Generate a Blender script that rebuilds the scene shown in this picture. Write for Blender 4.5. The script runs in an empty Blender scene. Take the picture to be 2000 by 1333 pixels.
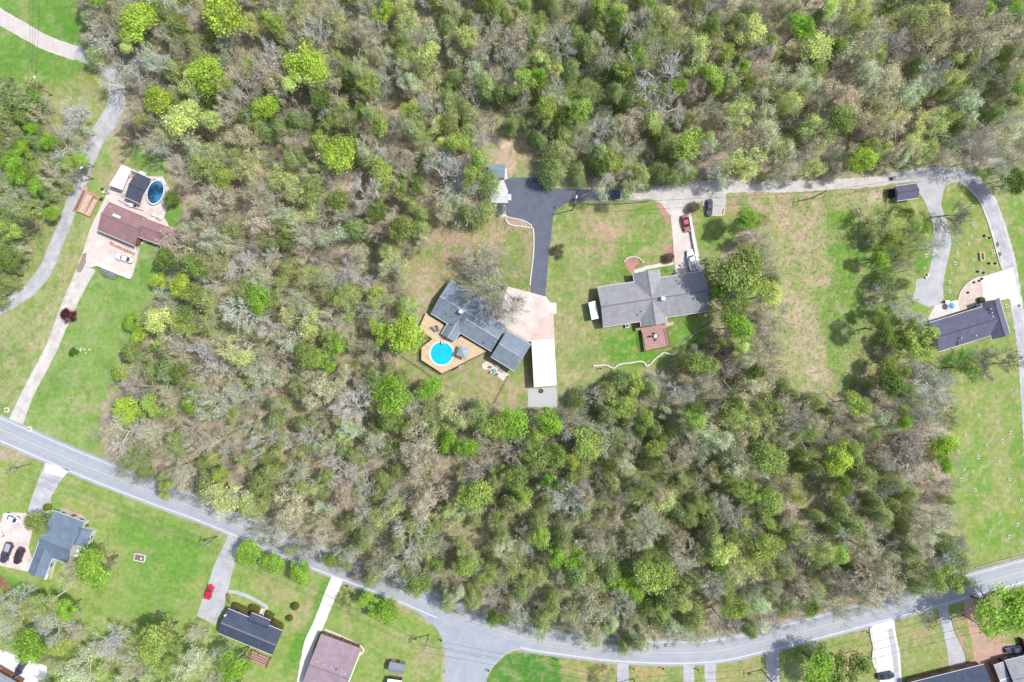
import bpy, math, random
import numpy as np
from mathutils import Vector, Matrix

random.seed(7); np.random.seed(7)
SC = bpy.context.scene
COL = SC.collection
H = 185.0          # camera height above the ground, metres
S = 7.2            # photo pixels per metre on the ground

# ------------------------------------------------------------------ camera, world, sun
cam = bpy.data.cameras.new('camera'); camo = bpy.data.objects.new('camera', cam); COL.objects.link(camo)
camo.location = (0, 0, H); camo.rotation_euler = (0, 0, 0)
cam.sensor_width = 36; cam.lens = 36*H/(2000/S); cam.clip_start = 1; cam.clip_end = 6000
SC.camera = camo
SUN_EL = math.radians(57); SUN_AZ = math.radians(13)     # azimuth counter-clockwise from +X
world = bpy.data.worlds.new('World'); SC.world = world; world.use_nodes = True
wn = world.node_tree.nodes; wl = world.node_tree.links
sky = wn.new('ShaderNodeTexSky'); sky.sky_type = 'NISHITA'; sky.sun_disc = False
sky.sun_elevation = SUN_EL; sky.sun_rotation = math.pi/2 - SUN_AZ
sky.air_density = 1.0; sky.dust_density = 2.0
wn['Background'].inputs['Strength'].default_value = 0.15
wl.new(sky.outputs[0], wn['Background'].inputs['Color'])
sl = bpy.data.lights.new('sun', 'SUN'); sl.energy = 3.5; sl.angle = math.radians(0.6); sl.color = (1, .975, .94)
so = bpy.data.objects.new('sun', sl); COL.objects.link(so)
sd = Vector((math.cos(SUN_EL)*math.cos(SUN_AZ), math.cos(SUN_EL)*math.sin(SUN_AZ), math.sin(SUN_EL)))
so.rotation_euler = sd.to_track_quat('Z', 'Y').to_euler(); so.location = (60, 20, 120)
SC.view_settings.view_transform = 'Standard'; SC.view_settings.look = 'None'
SC.view_settings.exposure = 0.52; SC.view_settings.gamma = 1
SC.view_settings.use_curve_mapping = False

# ------------------------------------------------------------------ helpers
def lin(c):
    c = c/255.0
    return c/12.92 if c <= .04045 else ((c+.055)/1.055)**2.4
KA = 0.62
def A(r, g, b, k=None):
    k = KA if k is None else k
    return (lin(r)*k, lin(g)*k, lin(b)*k)
def W(px, py, z=0.0):
    f = (H-z)/H/S
    return Vector(((px-1000)*f, (666.5-py)*f, z))

def nm(name):
    m = bpy.data.materials.new(name); m.use_nodes = True
    return m, m.node_tree.nodes, m.node_tree.links, m.node_tree.nodes['Principled BSDF']
def mixrgb(n, l, a, b, fac, mode='MIX'):
    x = n.new('ShaderNodeMix'); x.data_type = 'RGBA'; x.blend_type = mode
    def put(sock, v):
        if hasattr(v, 'links') or hasattr(v, 'is_linked'): l.new(v, sock)
        elif isinstance(v, (tuple, list)): sock.default_value = (*v[:3], 1)
        else: sock.default_value = v
    put(x.inputs[6], a); put(x.inputs[7], b); put(x.inputs[0], fac)
    return x.outputs[2]
def noisen(n, l, vec, scale, detail=4, rough=.6):
    t = n.new('ShaderNodeTexNoise'); t.inputs['Scale'].default_value = scale
    t.inputs['Detail'].default_value = detail; t.inputs['Roughness'].default_value = rough
    if vec is not None: l.new(vec, t.inputs['Vector'])
    return t.outputs['Fac']
def ramp(n, l, fac, lo, hi, a=(0, 0, 0), b=(1, 1, 1)):
    r = n.new('ShaderNodeValToRGB'); r.color_ramp.elements[0].position = lo; r.color_ramp.elements[1].position = hi
    r.color_ramp.elements[0].color = (*a, 1); r.color_ramp.elements[1].color = (*b, 1); l.new(fac, r.inputs[0])
    return r.outputs[0]
def pm(name, c, var=.18, scale=1.5, fine=14, rough=.85, spec=.25, metal=0, c2=None, uv=False, stretch=None, bump=0.0):
    """plain procedural material: two noise octaves vary the colour, a finer one the relief"""
    m, n, l, b = nm(name)
    tc = n.new('ShaderNodeTexCoord'); v = tc.outputs['UV' if uv else 'Object']
    if stretch:
        mp = n.new('ShaderNodeMapping'); mp.inputs['Scale'].default_value = stretch; l.new(v, mp.inputs['Vector']); v = mp.outputs[0]
    f1 = noisen(n, l, v, scale, 5); f2 = noisen(n, l, v, fine, 3)
    lo = tuple(x*(1-var) for x in c); hi = tuple(min(1, x*(1+var)) for x in (c2 or c))
    a = ramp(n, l, f1, .3, .7, lo, hi)
    bb = ramp(n, l, f2, .25, .75, (1-var, )*3, (1+var*.8, )*3)
    l.new(mixrgb(n, l, a, bb, 1.0, 'MULTIPLY'), b.inputs['Base Color'])
    b.inputs['Roughness'].default_value = rough; b.inputs['Metallic'].default_value = metal
    b.inputs['Specular IOR Level'].default_value = spec
    if bump:
        bp = n.new('ShaderNodeBump'); bp.inputs['Strength'].default_value = bump; bp.inputs['Distance'].default_value = .05
        l.new(f2, bp.inputs['Height']); l.new(bp.outputs[0], b.inputs['Normal'])
    return m

def setp(o, label=None, cat=None, group=None, kind=None):
    if label: o['label'] = label
    if cat: o['category'] = cat
    if group: o['group'] = group
    if kind: o['kind'] = kind
    return o
def link(name, me, mat=None, parent=None, loc=None):
    o = bpy.data.objects.new(name, me); COL.objects.link(o)
    if me is not None and mat is not None:
        me.materials.clear()
        for x in (mat if isinstance(mat, (list, tuple)) else [mat]): me.materials.append(x)
    if parent is not None: o.parent = parent
    if loc is not None: o.location = loc
    return o
def thing(name, loc, label, cat, group=None, rz=0):
    o = link(name, None, loc=loc); o.rotation_euler = (0, 0, rz); o.empty_display_size = .3
    return setp(o, label, cat, group)

class MB:
    """collects simple solids; build() links them as ONE mesh object"""
    def __init__(s): s.v = []; s.f = []; s.uv = {}
    def poly(s, pts, uvs=None):
        i = len(s.v); s.v += [tuple(p) for p in pts]; s.f.append(tuple(range(i, i+len(pts))))
        if uvs: s.uv[len(s.f)-1] = uvs
        return s
    def ring(s, rings, cap=True):
        """loft through rings of equal length"""
        n = len(rings[0]); i = len(s.v)
        for r in rings: s.v += [tuple(p) for p in r]
        for k in range(len(rings)-1):
            for j in range(n):
                a = i+k*n+j; b = i+k*n+(j+1) % n
                s.f.append((a, b, b+n, a+n))
        if cap:
            s.f.append(tuple(i+j for j in reversed(range(n))))
            s.f.append(tuple(i+(len(rings)-1)*n+j for j in range(n)))
        return s
    def prism(s, pts, z0, z1):
        """pts: xy outline (any winding) extruded"""
        ar = sum(pts[i][0]*pts[(i+1) % len(pts)][1]-pts[(i+1) % len(pts)][0]*pts[i][1] for i in range(len(pts)))
        if ar < 0: pts = list(reversed(pts))
        return s.ring([[(p[0], p[1], z0) for p in pts], [(p[0], p[1], z1) for p in pts]])
    def box(s, c, d, rz=0.0, rx=0.0):
        M = Matrix.Translation(Vector(c)) @ Matrix.Rotation(rz, 4, 'Z') @ Matrix.Rotation(rx, 4, 'X')
        x, y, z = d[0]/2, d[1]/2, d[2]/2
        q = [(-x, -y), (x, -y), (x, y), (-x, y)]
        return s.ring([[M @ Vector((a, b, -z)) for a, b in q], [M @ Vector((a, b, z)) for a, b in q]])
    def bar(s, a, b, w, h):
        """box between two points, w wide (horizontal), h tall"""
        a = Vector(a); b = Vector(b); d = (b-a).normalized()
        sx = d.cross(Vector((0, 0, 1)))
        sx = sx.normalized()*w/2 if sx.length > 1e-4 else Vector((w/2, 0, 0))
        up = sx.cross(d).normalized()*h/2
        return s.ring([[a-sx-up, a+sx-up, a+sx+up, a-sx+up], [b-sx-up, b+sx-up, b+sx+up, b-sx+up]])
    def tube(s, pts, r, n=6, r2=None):
        rings = []; m = len(pts)
        for k, p in enumerate(pts):
            p = Vector(p); d = (Vector(pts[min(k+1, m-1)])-Vector(pts[max(k-1, 0)])).normalized()
            u = d.cross(Vector((0, 0, 1)) if abs(d.z) < .9 else Vector((1, 0, 0))).normalized(); w = d.cross(u)
            rr = r if r2 is None else r+(r2-r)*k/max(1, m-1)
            rings.append([p+(u*math.cos(2*math.pi*j/n)+w*math.sin(2*math.pi*j/n))*rr for j in range(n)])
        return s.ring(rings)
    def cyl(s, c, r, z0, z1, n=16, r2=None):
        r2 = r if r2 is None else r2
        g = [(math.cos(2*math.pi*j/n), math.sin(2*math.pi*j/n)) for j in range(n)]
        return s.ring([[(c[0]+a*r, c[1]+b*r, z0) for a, b in g], [(c[0]+a*r2, c[1]+b*r2, z1) for a, b in g]])
    def annulus(s, c, r0, r1, z0, z1, n=32, sx=1, sy=1, rot=0):
        def P(r, k, z):
            t = 2*math.pi*k/n; x = r*math.cos(t)*sx; y = r*math.sin(t)*sy
            return (c[0]+x*math.cos(rot)-y*math.sin(rot), c[1]+x*math.sin(rot)+y*math.cos(rot), z)
        for k in range(n):
            s.ring([[P(r0, k, z0), P(r1, k, z0), P(r1, k, z1), P(r0, k, z1)], [P(r0, k+1, z0), P(r1, k+1, z0), P(r1, k+1, z1), P(r0, k+1, z1)]], cap=False)
        return s
    def build(s, name, mat, parent=None, org=None, smooth=False, rel=True, loc=None):
        """rel: vertices are in world space and are made relative to the parent's location"""
        root = parent
        while root is not None and root.parent is not None: root = root.parent
        o0 = Vector(org) if org is not None else (root.location.copy() if (root is not None and rel) else Vector((0, 0, 0)))
        me = bpy.data.meshes.new(name)
        me.from_pydata([(v[0]-o0[0], v[1]-o0[1], v[2]-o0[2]) for v in s.v], [], s.f)
        if s.uv:
            ul = me.uv_layers.new(name='UVMap')
            for fi, uvs in s.uv.items():
                for k, li in enumerate(me.polygons[fi].loop_indices): ul.data[li].uv = uvs[k]
        if smooth: me.shade_smooth()
        me.update()
        o = link(name, me, mat, parent)
        if parent is None and org is not None: o.location = o0
        if loc is not None: o.location = loc
        return o

def catmull(pts, step=6):
    P = [Vector((p[0], p[1])) for p in pts]; out = []
    for i in range(len(P)-1):
        p0 = P[max(i-1, 0)]; p1 = P[i]; p2 = P[i+1]; p3 = P[min(i+2, len(P)-1)]
        n = max(1, int((p2-p1).length/step))
        for k in range(n):
            t = k/n
            out.append(.5*((2*p1)+(p2-p0)*t+(2*p0-5*p1+4*p2-p3)*t*t+(3*p1-p0-3*p2+p3)*t**3))
    out.append(P[-1]); return out
def offset_path(path, d):
    """shift a pixel path sideways (positive = to its left seen on the picture, i.e. up when it runs right)"""
    out = []
    for i, p in enumerate(path):
        t = (path[min(i+1, len(path)-1)]-path[max(i-1, 0)]).normalized()
        out.append(p+Vector((t.y, -t.x))*d)
    return out
def ribbon(path, widths, z, name, mat, jitter=0.0, thick=0.0, label=None, cat=None, kind='structure', parent=None, nx=4):
    """flat strip along a pixel path; widths in pixels (number or list along the control points)"""
    n = len(path)
    mb = MB(); L = 0; rows = []
    for i, p in enumerate(path):
        t = (path[min(i+1, n-1)]-path[max(i-1, 0)]).normalized(); nv = Vector((t.y, -t.x))
        w = widths if isinstance(widths, (int, float)) else float(np.interp(i/(n-1), np.linspace(0, 1, len(widths)), widths))
        if i: L += (p-path[i-1]).length/S
        jl = random.uniform(-jitter, jitter); jr = random.uniform(-jitter, jitter)
        a = -w/2+jl; b = w/2+jr
        rows.append([(p+nv*(a+(b-a)*k/nx), k/nx, L) for k in range(nx+1)])
    for i in range(n-1):
        for k in range(nx):
            q = [rows[i][k], rows[i+1][k], rows[i+1][k+1], rows[i][k+1]]
            mb.poly([W(x[0].x, x[0].y, 0)+Vector((0, 0, z)) for x in q], [(x[1], x[2]) for x in q])
    o = mb.build(name, mat, parent)
    if o.data.polygons[0].normal.z < 0: o.data.flip_normals()
    return setp(o, label, cat, None, kind)
def sheet(pts, z, name, mat, label=None, cat=None, kind='structure', rough=0.0, parent=None, depth=0):
    """flat area from pixel outline, tessellated; depth>0 gives it a real thickness"""
    from mathutils.geometry import tessellate_polygon
    P = []
    for i in range(len(pts)):
        a = Vector(pts[i]); b = Vector(pts[(i+1) % len(pts)]); k = max(1, int((b-a).length/8)) if rough else 1
        for j in range(k):
            q = a.lerp(b, j/k)
            if rough and j: q += Vector((random.uniform(-rough, rough), random.uniform(-rough, rough)))
            P.append(q)
    V = [W(p[0], p[1], 0)+Vector((0, 0, z)) for p in P]
    tr = tessellate_polygon([V]); mb = MB()
    o0 = parent.location if parent is not None else Vector((0, 0, 0))
    mb.v = [tuple(v) for v in V]; mb.f = [tuple(t) for t in tr]
    for fi, t in enumerate(mb.f): mb.uv[fi] = [(V[k].x, V[k].y) for k in t]
    if depth:
        n = len(V); mb.v += [(v.x, v.y, v.z-depth) for v in V]
        for i in range(n): mb.f.append((i, (i+1) % n, n+(i+1) % n, n+i))
    o = mb.build(name, mat, parent)
    if o.data.polygons[0].normal.z < 0: o.data.flip_normals()
    return setp(o, label, cat, None, kind)

# ------------------------------------------------------------------ where things are: words for labels
LM = []
def landmark(px, py, words): LM.append((px, py, words))
for q in ((75, 1190, 'the red-brown patch'), (40, 1258, 'the white gravel court'), (180, 1112, 'the wide tree behind the slate-blue roof'), (245, 1300, 'the reddish bottom ground'), (375, 1215, 'the speckled driveway end'), (50, 280, 'the left edge thicket'), (100, 210, 'the left lamp pole'), (200, 1200, 'the lower left lawn corner'), (1740, 480, 'the drive-side brush'), (1240, 1040, 'the lower centre woods'), (1680, 1050, 'the lower right woods'), (850, 870, 'the mid lower woods'), (330, 900, 'the lower left woods'), (1500, 250, 'the upper lane woods'), (480, 330, 'the brown upper woods'), (560, 480, 'the grey left woods'), (306, 378, 'the oval blue pool'), (863, 690, 'the round turquoise pool'), (268, 440, 'the long maroon roof'),
          (143, 617, 'the dark red bush'), (183, 349, 'the left roadside pole'), (592, 125, 'the brightest yellow-green crown'),
          (255, 628, 'the round clipped bush'), (762, 775, 'the bright green oval crown'), (790, 652, 'the lime tree beside the deck'),
          (668, 930, 'the big silvery bare crown'), (1290, 150, 'the sprawling pale dead tree'), (975, 385, 'the white gabled shed'),
          (1008, 270, 'the sandy clearing'), (1062, 712, 'the long white carport'), (1275, 585, 'the cross-shaped grey roof'),
          (1384, 407, 'the covered black car'), (1765, 375, 'the slate shed roof'), (1900, 632, 'the slate roof at the lane'),
          (1630, 600, 'the rough meadow'), (1278, 660, 'the red back deck'), (1230, 715, 'the wavy stone edging'),
          (1060, 775, 'the grey gravel pad'), (1640, 890, 'the lone yellow crown'), (1475, 790, 'the wide tan crown'),
          (1408, 1110, 'the small lime crown'), (915, 1260, 'the road junction'), (745, 1188, 'the hedge-like roadside tree'),
          (500, 1250, 'the charcoal roof'), (645, 1290, 'the mauve roof'), (410, 1155, 'the red hatchback'),
          (120, 1050, 'the slate L-shaped roof'), (240, 985, 'the left wire verge'), (1960, 1215, 'the corner garden tree'),
          (1732, 1316, 'the navy car on gravel'), (1985, 325, 'the top lane pole'), (645, 130, 'the leaning dark trunk'),
          (510, 208, 'the small star-shaped lime crown'), (745, 22, 'the top lime crown'), (600, 945, 'the forked pale yellow crown'),
          (1565, 50, 'the bright green crown pair'), (1155, 190, 'the thick cedar stand'), (1850, 330, 'the lane bend'),
          (80, 60, 'the top-left lane'), (225, 200, 'the shaded lane bend'), (455, 600, 'the pale tangle of bare crowns'),
          (505, 850, 'the silvery tangle by the south edge'), (1100, 950, 'the pale blossom crown'), (1250, 1120, 'the vivid green thicket'),
          (1880, 1100, 'the woods corner'), (1780, 900, 'the grey thicket'), (1300, 300, 'the driveway cedars'),
          (1450, 150, 'the bleached trunk'), (1700, 200, 'the buff crowns'), (1930, 120, 'the top-right woods'),
          (330, 1000, 'the shaded road bend'), (1000, 1180, 'the south road cedars'), (1500, 1000, 'the pink-buff crown'),
          (370, 150, 'the tall yellow-green pair'), (720, 560, 'the west woods gap'), (860, 340, 'the broad bare crown'),
          (1060, 100, 'the north cedars'), (940, 1020, 'the south middle woods'), (1380, 720, 'the garden thicket')):
    landmark(*q)
USED = {}
def where(px, py, skip=0):
    d = sorted(((px-a)**2+(py-b)**2, a, b, w) for a, b, w in LM)[skip]
    dist = math.sqrt(d[0])
    if dist < 9: return 'at '+d[3]
    dx, dy = px-d[1], py-d[2]
    ang = math.degrees(math.atan2(-dy, dx)) % 360
    w8 = ['right of', 'above and right of', 'above', 'above and left of', 'left of', 'below and left of', 'below', 'below and right of'][int((ang+22.5)//45) % 8]
    band = 'just ' if dist < 40 else ('' if dist < 80 else 'well ')
    return band+w8+' '+d[3]
def autolabel(looks, px, py, groupbase):
    """a label that singles the thing out; if two still read alike they share a group"""
    for sk in range(6):
        lb = f'{looks} {where(px, py, sk)}'
        if lb not in USED and len(lb.split()) <= 16: break
    else:
        lb = f'{looks} {where(px, py, 0)}'
        if len(lb.split()) > 16: lb = lb.replace('budding ', '').replace('well ', '').replace('leafless ', '').replace('tall wide ', 'wide ')
        lb = ' '.join(lb.split()[:16])
    USED[lb] = USED.get(lb, 0)+1
    w = lb.split()
    return lb, f'{groupbase} {where(px, py, 0)}' if False else groupbase

def inpoly(px, py, poly):
    """vectorised point in polygon"""
    px = np.asarray(px, float); py = np.asarray(py, float); r = np.zeros(px.shape, bool); n = len(poly)
    for i in range(n):
        x1, y1 = poly[i]; x2, y2 = poly[(i+1) % n]
        if y1 == y2: continue
        c = ((y1 > py) != (y2 > py)) & (px < (x2-x1)*(py-y1)/(y2-y1)+x1)
        r ^= c
    return r
def polydist(px, py, poly, closed=True):
    d = np.full(np.shape(px), 1e9)
    n = len(poly)
    for i in range(n if closed else n-1):
        x1, y1 = poly[i]; x2, y2 = poly[(i+1) % n]
        vx, vy = x2-x1, y2-y1; L2 = vx*vx+vy*vy+1e-9
        t = np.clip(((px-x1)*vx+(py-y1)*vy)/L2, 0, 1)
        d = np.minimum(d, np.hypot(px-(x1+t*vx), py-(y1+t*vy)))
    return d
def vnoise(X, Y, scale, seed, oct=3):
    """value noise in pixel space, 0..1"""
    out = np.zeros(X.shape); amp = 1; tot = 0
    for o in range(oct):
        rs = np.random.RandomState(seed+o*17); T = rs.rand(128, 128)
        u = X/scale+37.3; v = Y/scale+11.7
        i = np.floor(u).astype(int); j = np.floor(v).astype(int); fu = u-i; fv = v-j
        fu = fu*fu*(3-2*fu); fv = fv*fv*(3-2*fv)
        g = lambda a, b: T[a % 128, b % 128]
        out += amp*((g(i, j)*(1-fu)+g(i+1, j)*fu)*(1-fv)+(g(i, j+1)*(1-fu)+g(i+1, j+1)*fu)*fv)
        tot += amp; amp *= .55; scale /= 2.1
    return out/tot

# ------------------------------------------------------------------ ground
def m_ground():
    m, n, l, b = nm('ground_cover')
    at = n.new('ShaderNodeAttribute'); at.attribute_name = 'cover'
    tc = n.new('ShaderNodeTexCoord'); v = tc.outputs['Object']
    f1 = noisen(n, l, v, .9, 6, .7); f2 = noisen(n, l, v, 5.5, 5, .75); f3 = noisen(n, l, v, .18, 3)
    a = ramp(n, l, f1, .3, .72, (.72, .74, .66), (1.25, 1.22, 1.3))
    c = mixrgb(n, l, at.outputs['Color'], a, 1.0, 'MULTIPLY')
    a2 = ramp(n, l, f2, .3, .7, (.68, .68, .66), (1.34, 1.32, 1.36))
    c = mixrgb(n, l, c, a2, 1.0, 'MULTIPLY')
    a3 = ramp(n, l, f3, .35, .65, (.93, .95, .9), (1.06, 1.05, 1.1))
    c = mixrgb(n, l, c, a3, 1.0, 'MULTIPLY')
    f4 = noisen(n, l, v, 2.2, 6, .8)
    c = mixrgb(n, l, c, A(204, 192, 160), ramp(n, l, f4, .52, .74, (0, 0, 0), (.36, .36, .36)))
    l.new(c, b.inputs['Base Color']); b.inputs['Roughness'].default_value = .95; b.inputs['Specular IOR Level'].default_value = .1
    bp = n.new('ShaderNodeBump'); bp.inputs['Strength'].default_value = .35; bp.inputs['Distance'].default_value = .08
    l.new(f2, bp.inputs['Height']); l.new(bp.outputs[0], b.inputs['Normal'])
    return m
LIT = (188, 180, 162); LAWN = (140, 178, 98); BRIGHT = (104, 166, 58); DRY = (178, 170, 132); DIRT = (200, 178, 158); ROUGH = (158, 172, 118)
GRV = (196, 194, 188)
# soft areas: (outline in pixels, colour, edge softness px, strength, wobble px)
LAWNS = [
 ([(-400, -400), (172, -400), (152, 60), (175, 120), (205, 165), (200, 240), (100, 170), (-400, 170)], (116, 164, 74), 8, 1, 6),
 ([(-400, 170), (85, 170), (80, 300), (70, 420), (30, 540), (-400, 600)], (120, 150, 80), 10, 1, 8),
 ([(85, 150), (215, 170), (190, 280), (150, 380), (110, 480), (60, 560), (-20, 600), (0, 540), (60, 430), (80, 300)], (160, 170, 115), 8, 1, 8),
 ([(215, 270), (320, 300), (330, 400), (345, 430), (300, 480), (330, 560), (290, 600), (262, 660), (232, 700), (225, 760), (190, 800), (200, 900), (30, 830), (175, 520), (150, 420), (195, 300)], LAWN, 7, 1, 4),
 ([(-400, 610), (20, 600), (80, 560), (150, 400), (180, 430), (120, 640), (20, 830), (-400, 800)], (160, 178, 118), 6, 1, 4),
 ([(-400, 870), (100, 905), (300, 990), (440, 1050), (690, 1150), (860, 1230), (865, 1400), (-400, 1400)], (148, 178, 96), 5, 1, 3),
 ([(940, 1400), (960, 1300), (1000, 1272), (1200, 1297), (1420, 1297), (1600, 1255), (2000, 1145), (2400, 1040), (2400, 1400)], (152, 170, 104), 5, 1, 3),
 ([(810, 480), (875, 425), (990, 425), (1040, 445), (1040, 570), (985, 640), (880, 560), (840, 610), (815, 575), (800, 520)], (172, 166, 130), 8, 1, 6),
 ([(760, 700), (830, 700), (960, 690), (1040, 720), (1040, 790), (960, 790), (860, 760), (790, 740)], (166, 165, 125), 7, 1, 5),
 ([(1070, 395), (1200, 388), (1300, 388), (1430, 385), (1500, 420), (1410, 480), (1390, 600), (1400, 640), (1310, 715), (1200, 745), (1100, 765), (1080, 700), (1065, 560)], (158, 172, 112), 6, 1, 4),
 ([(1430, 385), (1740, 362), (1780, 400), (1700, 480), (1740, 620), (1760, 700), (1680, 780), (1560, 760), (1500, 690), (1520, 560), (1480, 470)], (166, 174, 124), 9, 1, 10),
 ([(1760, 360), (1900, 350), (1960, 500), (1990, 560), (2000, 1090), (1900, 1110), (1850, 1000), (1860, 860), (1850, 760), (1760, 700), (1720, 480)], (146, 172, 92), 8, 1, 6),
 ([(1900, 330), (2400, 300), (2400, 1090), (2000, 1090), (1990, 600), (1960, 440)], (126, 168, 82), 7, 1, 4),
 ([(945, 1345), (952, 1318), (968, 1298), (1000, 1277), (1040, 1277), (1094, 1285), (1097, 1345)], (84, 148, 54), 3, .95, 1),
]
BLOBS = [(1640, 690, 34, 40, 0, (130, 170, 76), .8), (1600, 590, 30, 30, 0, (136, 172, 84), .8), (1660, 560, 30, 30, 0, (116, 168, 62), .8), (1590, 690, 24, 20, 0, (196, 186, 164), .9), (1545, 600, 18, 60, 0, (198, 186, 162), .8),   # (x, y, rx, ry, angle, colour, strength)
 (120, 40, 70, 30, 30, (98, 158, 60), .9), (60, 120, 80, 40, 20, (104, 160, 64), .8), (180, 150, 40, 18, 0, (165, 172, 112), .8),
 (250, 560, 40, 60, 20, (120, 170, 82), .7), (225, 520, 60, 18, 20, (104, 164, 66), .8), (270, 520, 40, 18, 60, (112, 168, 72), .9),
 (160, 790, 40, 20, 10, (170, 180, 130), .8), (120, 740, 60, 26, -30, (128, 170, 92), .7), (270, 300, 40, 18, 10, (112, 166, 64), .9), (340, 425, 20, 40, 0, (110, 165, 66), .9),
 (238, 300, 26, 40, 10, (184, 176, 142), .8), (215, 340, 30, 30, 0, (176, 172, 134), .8),
 (90, 640, 30, 80, 28, (190, 186, 150), .55), (135, 520, 14, 60, 25, (178, 178, 130), .8),
 (250, 1030, 40, 36, 0, (112, 165, 68), .8), (330, 1080, 90, 70, 0, (104, 166, 62), .75), (300, 1170, 90, 40, 0, (118, 170, 74), .7), (180, 1000, 60, 20, 20, (166, 184, 110), .7), (200, 1085, 60, 18, -10, (170, 180, 120), .7),
 (620, 1180, 12, 90, 25, (96, 164, 54), .95), (585, 1260, 14, 70, 25, (100, 164, 58), .95), (540, 1150, 50, 30, 20, (170, 172, 122), .8), (590, 1200, 22, 40, 20, (178, 174, 134), .8),
 (430, 1330, 100, 20, 0, (160, 174, 110), .6), (760, 1260, 60, 40, 0, (150, 176, 100), .7), (790, 1180, 40, 16, 30, (182, 172, 130), .8), (830, 1300, 25, 50, 0, (180, 174, 136), .7),
 (30, 1150, 40, 22, 30, (96, 158, 50), .9), (45, 1190, 40, 14, 30, (150, 100, 84), .9), (140, 1222, 24, 9, 40, (150, 104, 84), .9), (250, 1310, 60, 14, 10, (140, 112, 96), .8), (5, 1140, 25, 12, 40, (150, 104, 90), .9),
 (1035, 1310, 62, 30, 10, (78, 146, 52), .95), (1000, 1290, 40, 16, 0, (90, 150, 60), .8), (1150, 1310, 50, 22, 0, (176, 172, 116), .85), (1270, 1312, 48, 16, 0, (184, 174, 124), .9), (1420, 1312, 60, 20, 0, (168, 172, 108), .8),
 (1655, 1285, 44, 26, -15, (184, 172, 116), .9), (1570, 1280, 40, 20, 0, (136, 170, 80), .8), (1800, 1240, 40, 18, -14, (176, 172, 120), .7), (1920, 1260, 46, 70, -30, (196, 160, 142), 1.0), (1895, 1240, 10, 70, -14, (130, 170, 76), .7), (1900, 1200, 40, 16, -20, (196, 164, 146), .8), (1960, 1310, 30, 30, 0, (190, 160, 145), .9),
 (870, 470, 60, 40, 20, (184, 168, 146), .95), (840, 520, 24, 40, 0, (176, 168, 132), .8), (1000, 500, 30, 40, 0, (138, 162, 92), .8), (950, 460, 50, 14, 10, (188, 172, 140), .8), (830, 570, 22, 34, 10, (200, 188, 168), .8), (975, 560, 60, 30, 0, (140, 158, 96), .8),
 (820, 700, 50, 20, 30, (158, 162, 116), .8), (1000, 765, 50, 22, 0, (190, 176, 140), .8), (900, 760, 40, 14, 0, (150, 165, 100), .6), (765, 712, 20, 16, 0, (196, 176, 156), 1), (1010, 740, 14, 20, 0, (140, 168, 90), .8),
 (1010, 285, 42, 36, 0, (202, 178, 160), 1.0), (985, 283, 16, 10, 0, (226, 212, 186), 1), (1050, 345, 20, 10, 0, (170, 172, 140), .7), (985, 330, 24, 30, 0, (206, 188, 174), .9), (1015, 310, 10, 22, 0, (170, 172, 122), .8),
 (1165, 460, 50, 60, 0, (180, 168, 136), .75), (1190, 440, 34, 30, 0, (188, 170, 148), .7), (1100, 430, 30, 30, 0, (142, 168, 94), .8), (1260, 430, 44, 40, 0, (146, 166, 98), .8), (1270, 410, 34, 14, -10, (126, 168, 76), .9), (1240, 490, 40, 34, 0, (120, 164, 70), .8), (1205, 530, 40, 24, -20, (124, 164, 74), .8), (1260, 490, 14, 12, 0, (196, 176, 158), .8),
 (1240, 680, 70, 40, 0, (96, 166, 50), 1.0), (1340, 650, 44, 40, 0, (110, 168, 58), .9), (1100, 540, 24, 60, 0, (140, 166, 92), .7), (1100, 640, 26, 40, 0, (172, 170, 128), .8), (1130, 700, 40, 30, 0, (160, 170, 112), .7), (1110, 740, 40, 12, -20, (188, 178, 142), .8), (1240, 682, 10, 8, 0, (170, 170, 110), .8), (1390, 440, 40, 60, 0, (130, 168, 80), .8), (1300, 528, 18, 9, 0, (84, 158, 40), 1), (1275, 720, 30, 10, 0, (168, 168, 116), .8),
 (1460, 400, 70, 20, 0, (186, 172, 146), .9), (1560, 420, 60, 50, 0, (182, 174, 142), .8), (1640, 430, 36, 24, 0, (120, 166, 66), .9), (1650, 490, 40, 50, 0, (110, 164, 58), .9), (1580, 540, 50, 60, 0, (168, 172, 122), .6), (1640, 610, 60, 60, 0, (120, 164, 72), .75), (1575, 640, 30, 60, 0, (186, 178, 152), .8), (1590, 740, 34, 30, 0, (196, 186, 168), .9), (1690, 690, 40, 60, 0, (160, 172, 110), .6), (1560, 480, 14, 50, 0, (190, 176, 150), .7), (1610, 550, 18, 12, 0, (198, 184, 160), .8), (1710, 385, 26, 12, -20, (208, 196, 176), .9), (1720, 350, 40, 12, 0, (180, 176, 140), .8), (1665, 770, 20, 10, -30, (204, 178, 150), .9), (1705, 735, 16, 16, 0, (190, 168, 148), .9),
 (1720, 510, 30, 50, 0, (96, 158, 52), .9), (1810, 510, 24, 30, 0, (96, 162, 60), .95), (1900, 500, 50, 60, 0, (150, 168, 98), .8), (1880, 700, 50, 18, -15, (98, 162, 52), .95), (1870, 390, 30, 24, 0, (136, 168, 80), .8), (1950, 760, 30, 30, 0, (160, 168, 120), .5),
 (1900, 930, 40, 60, 0, (120, 170, 76), .8), (1960, 860, 40, 60, 0, (158, 172, 108), .8), (1990, 900, 20, 60, 0, (110, 160, 62), .7), (1950, 1040, 50, 40, 0, (120, 172, 72), .8), (1860, 740, 20, 20, 0, (150, 165, 100), .8), (1960, 400, 14, 90, -15, (168, 174, 122), .8), (1900, 470, 60, 10, 0, (150, 170, 90), .5),
]
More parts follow.
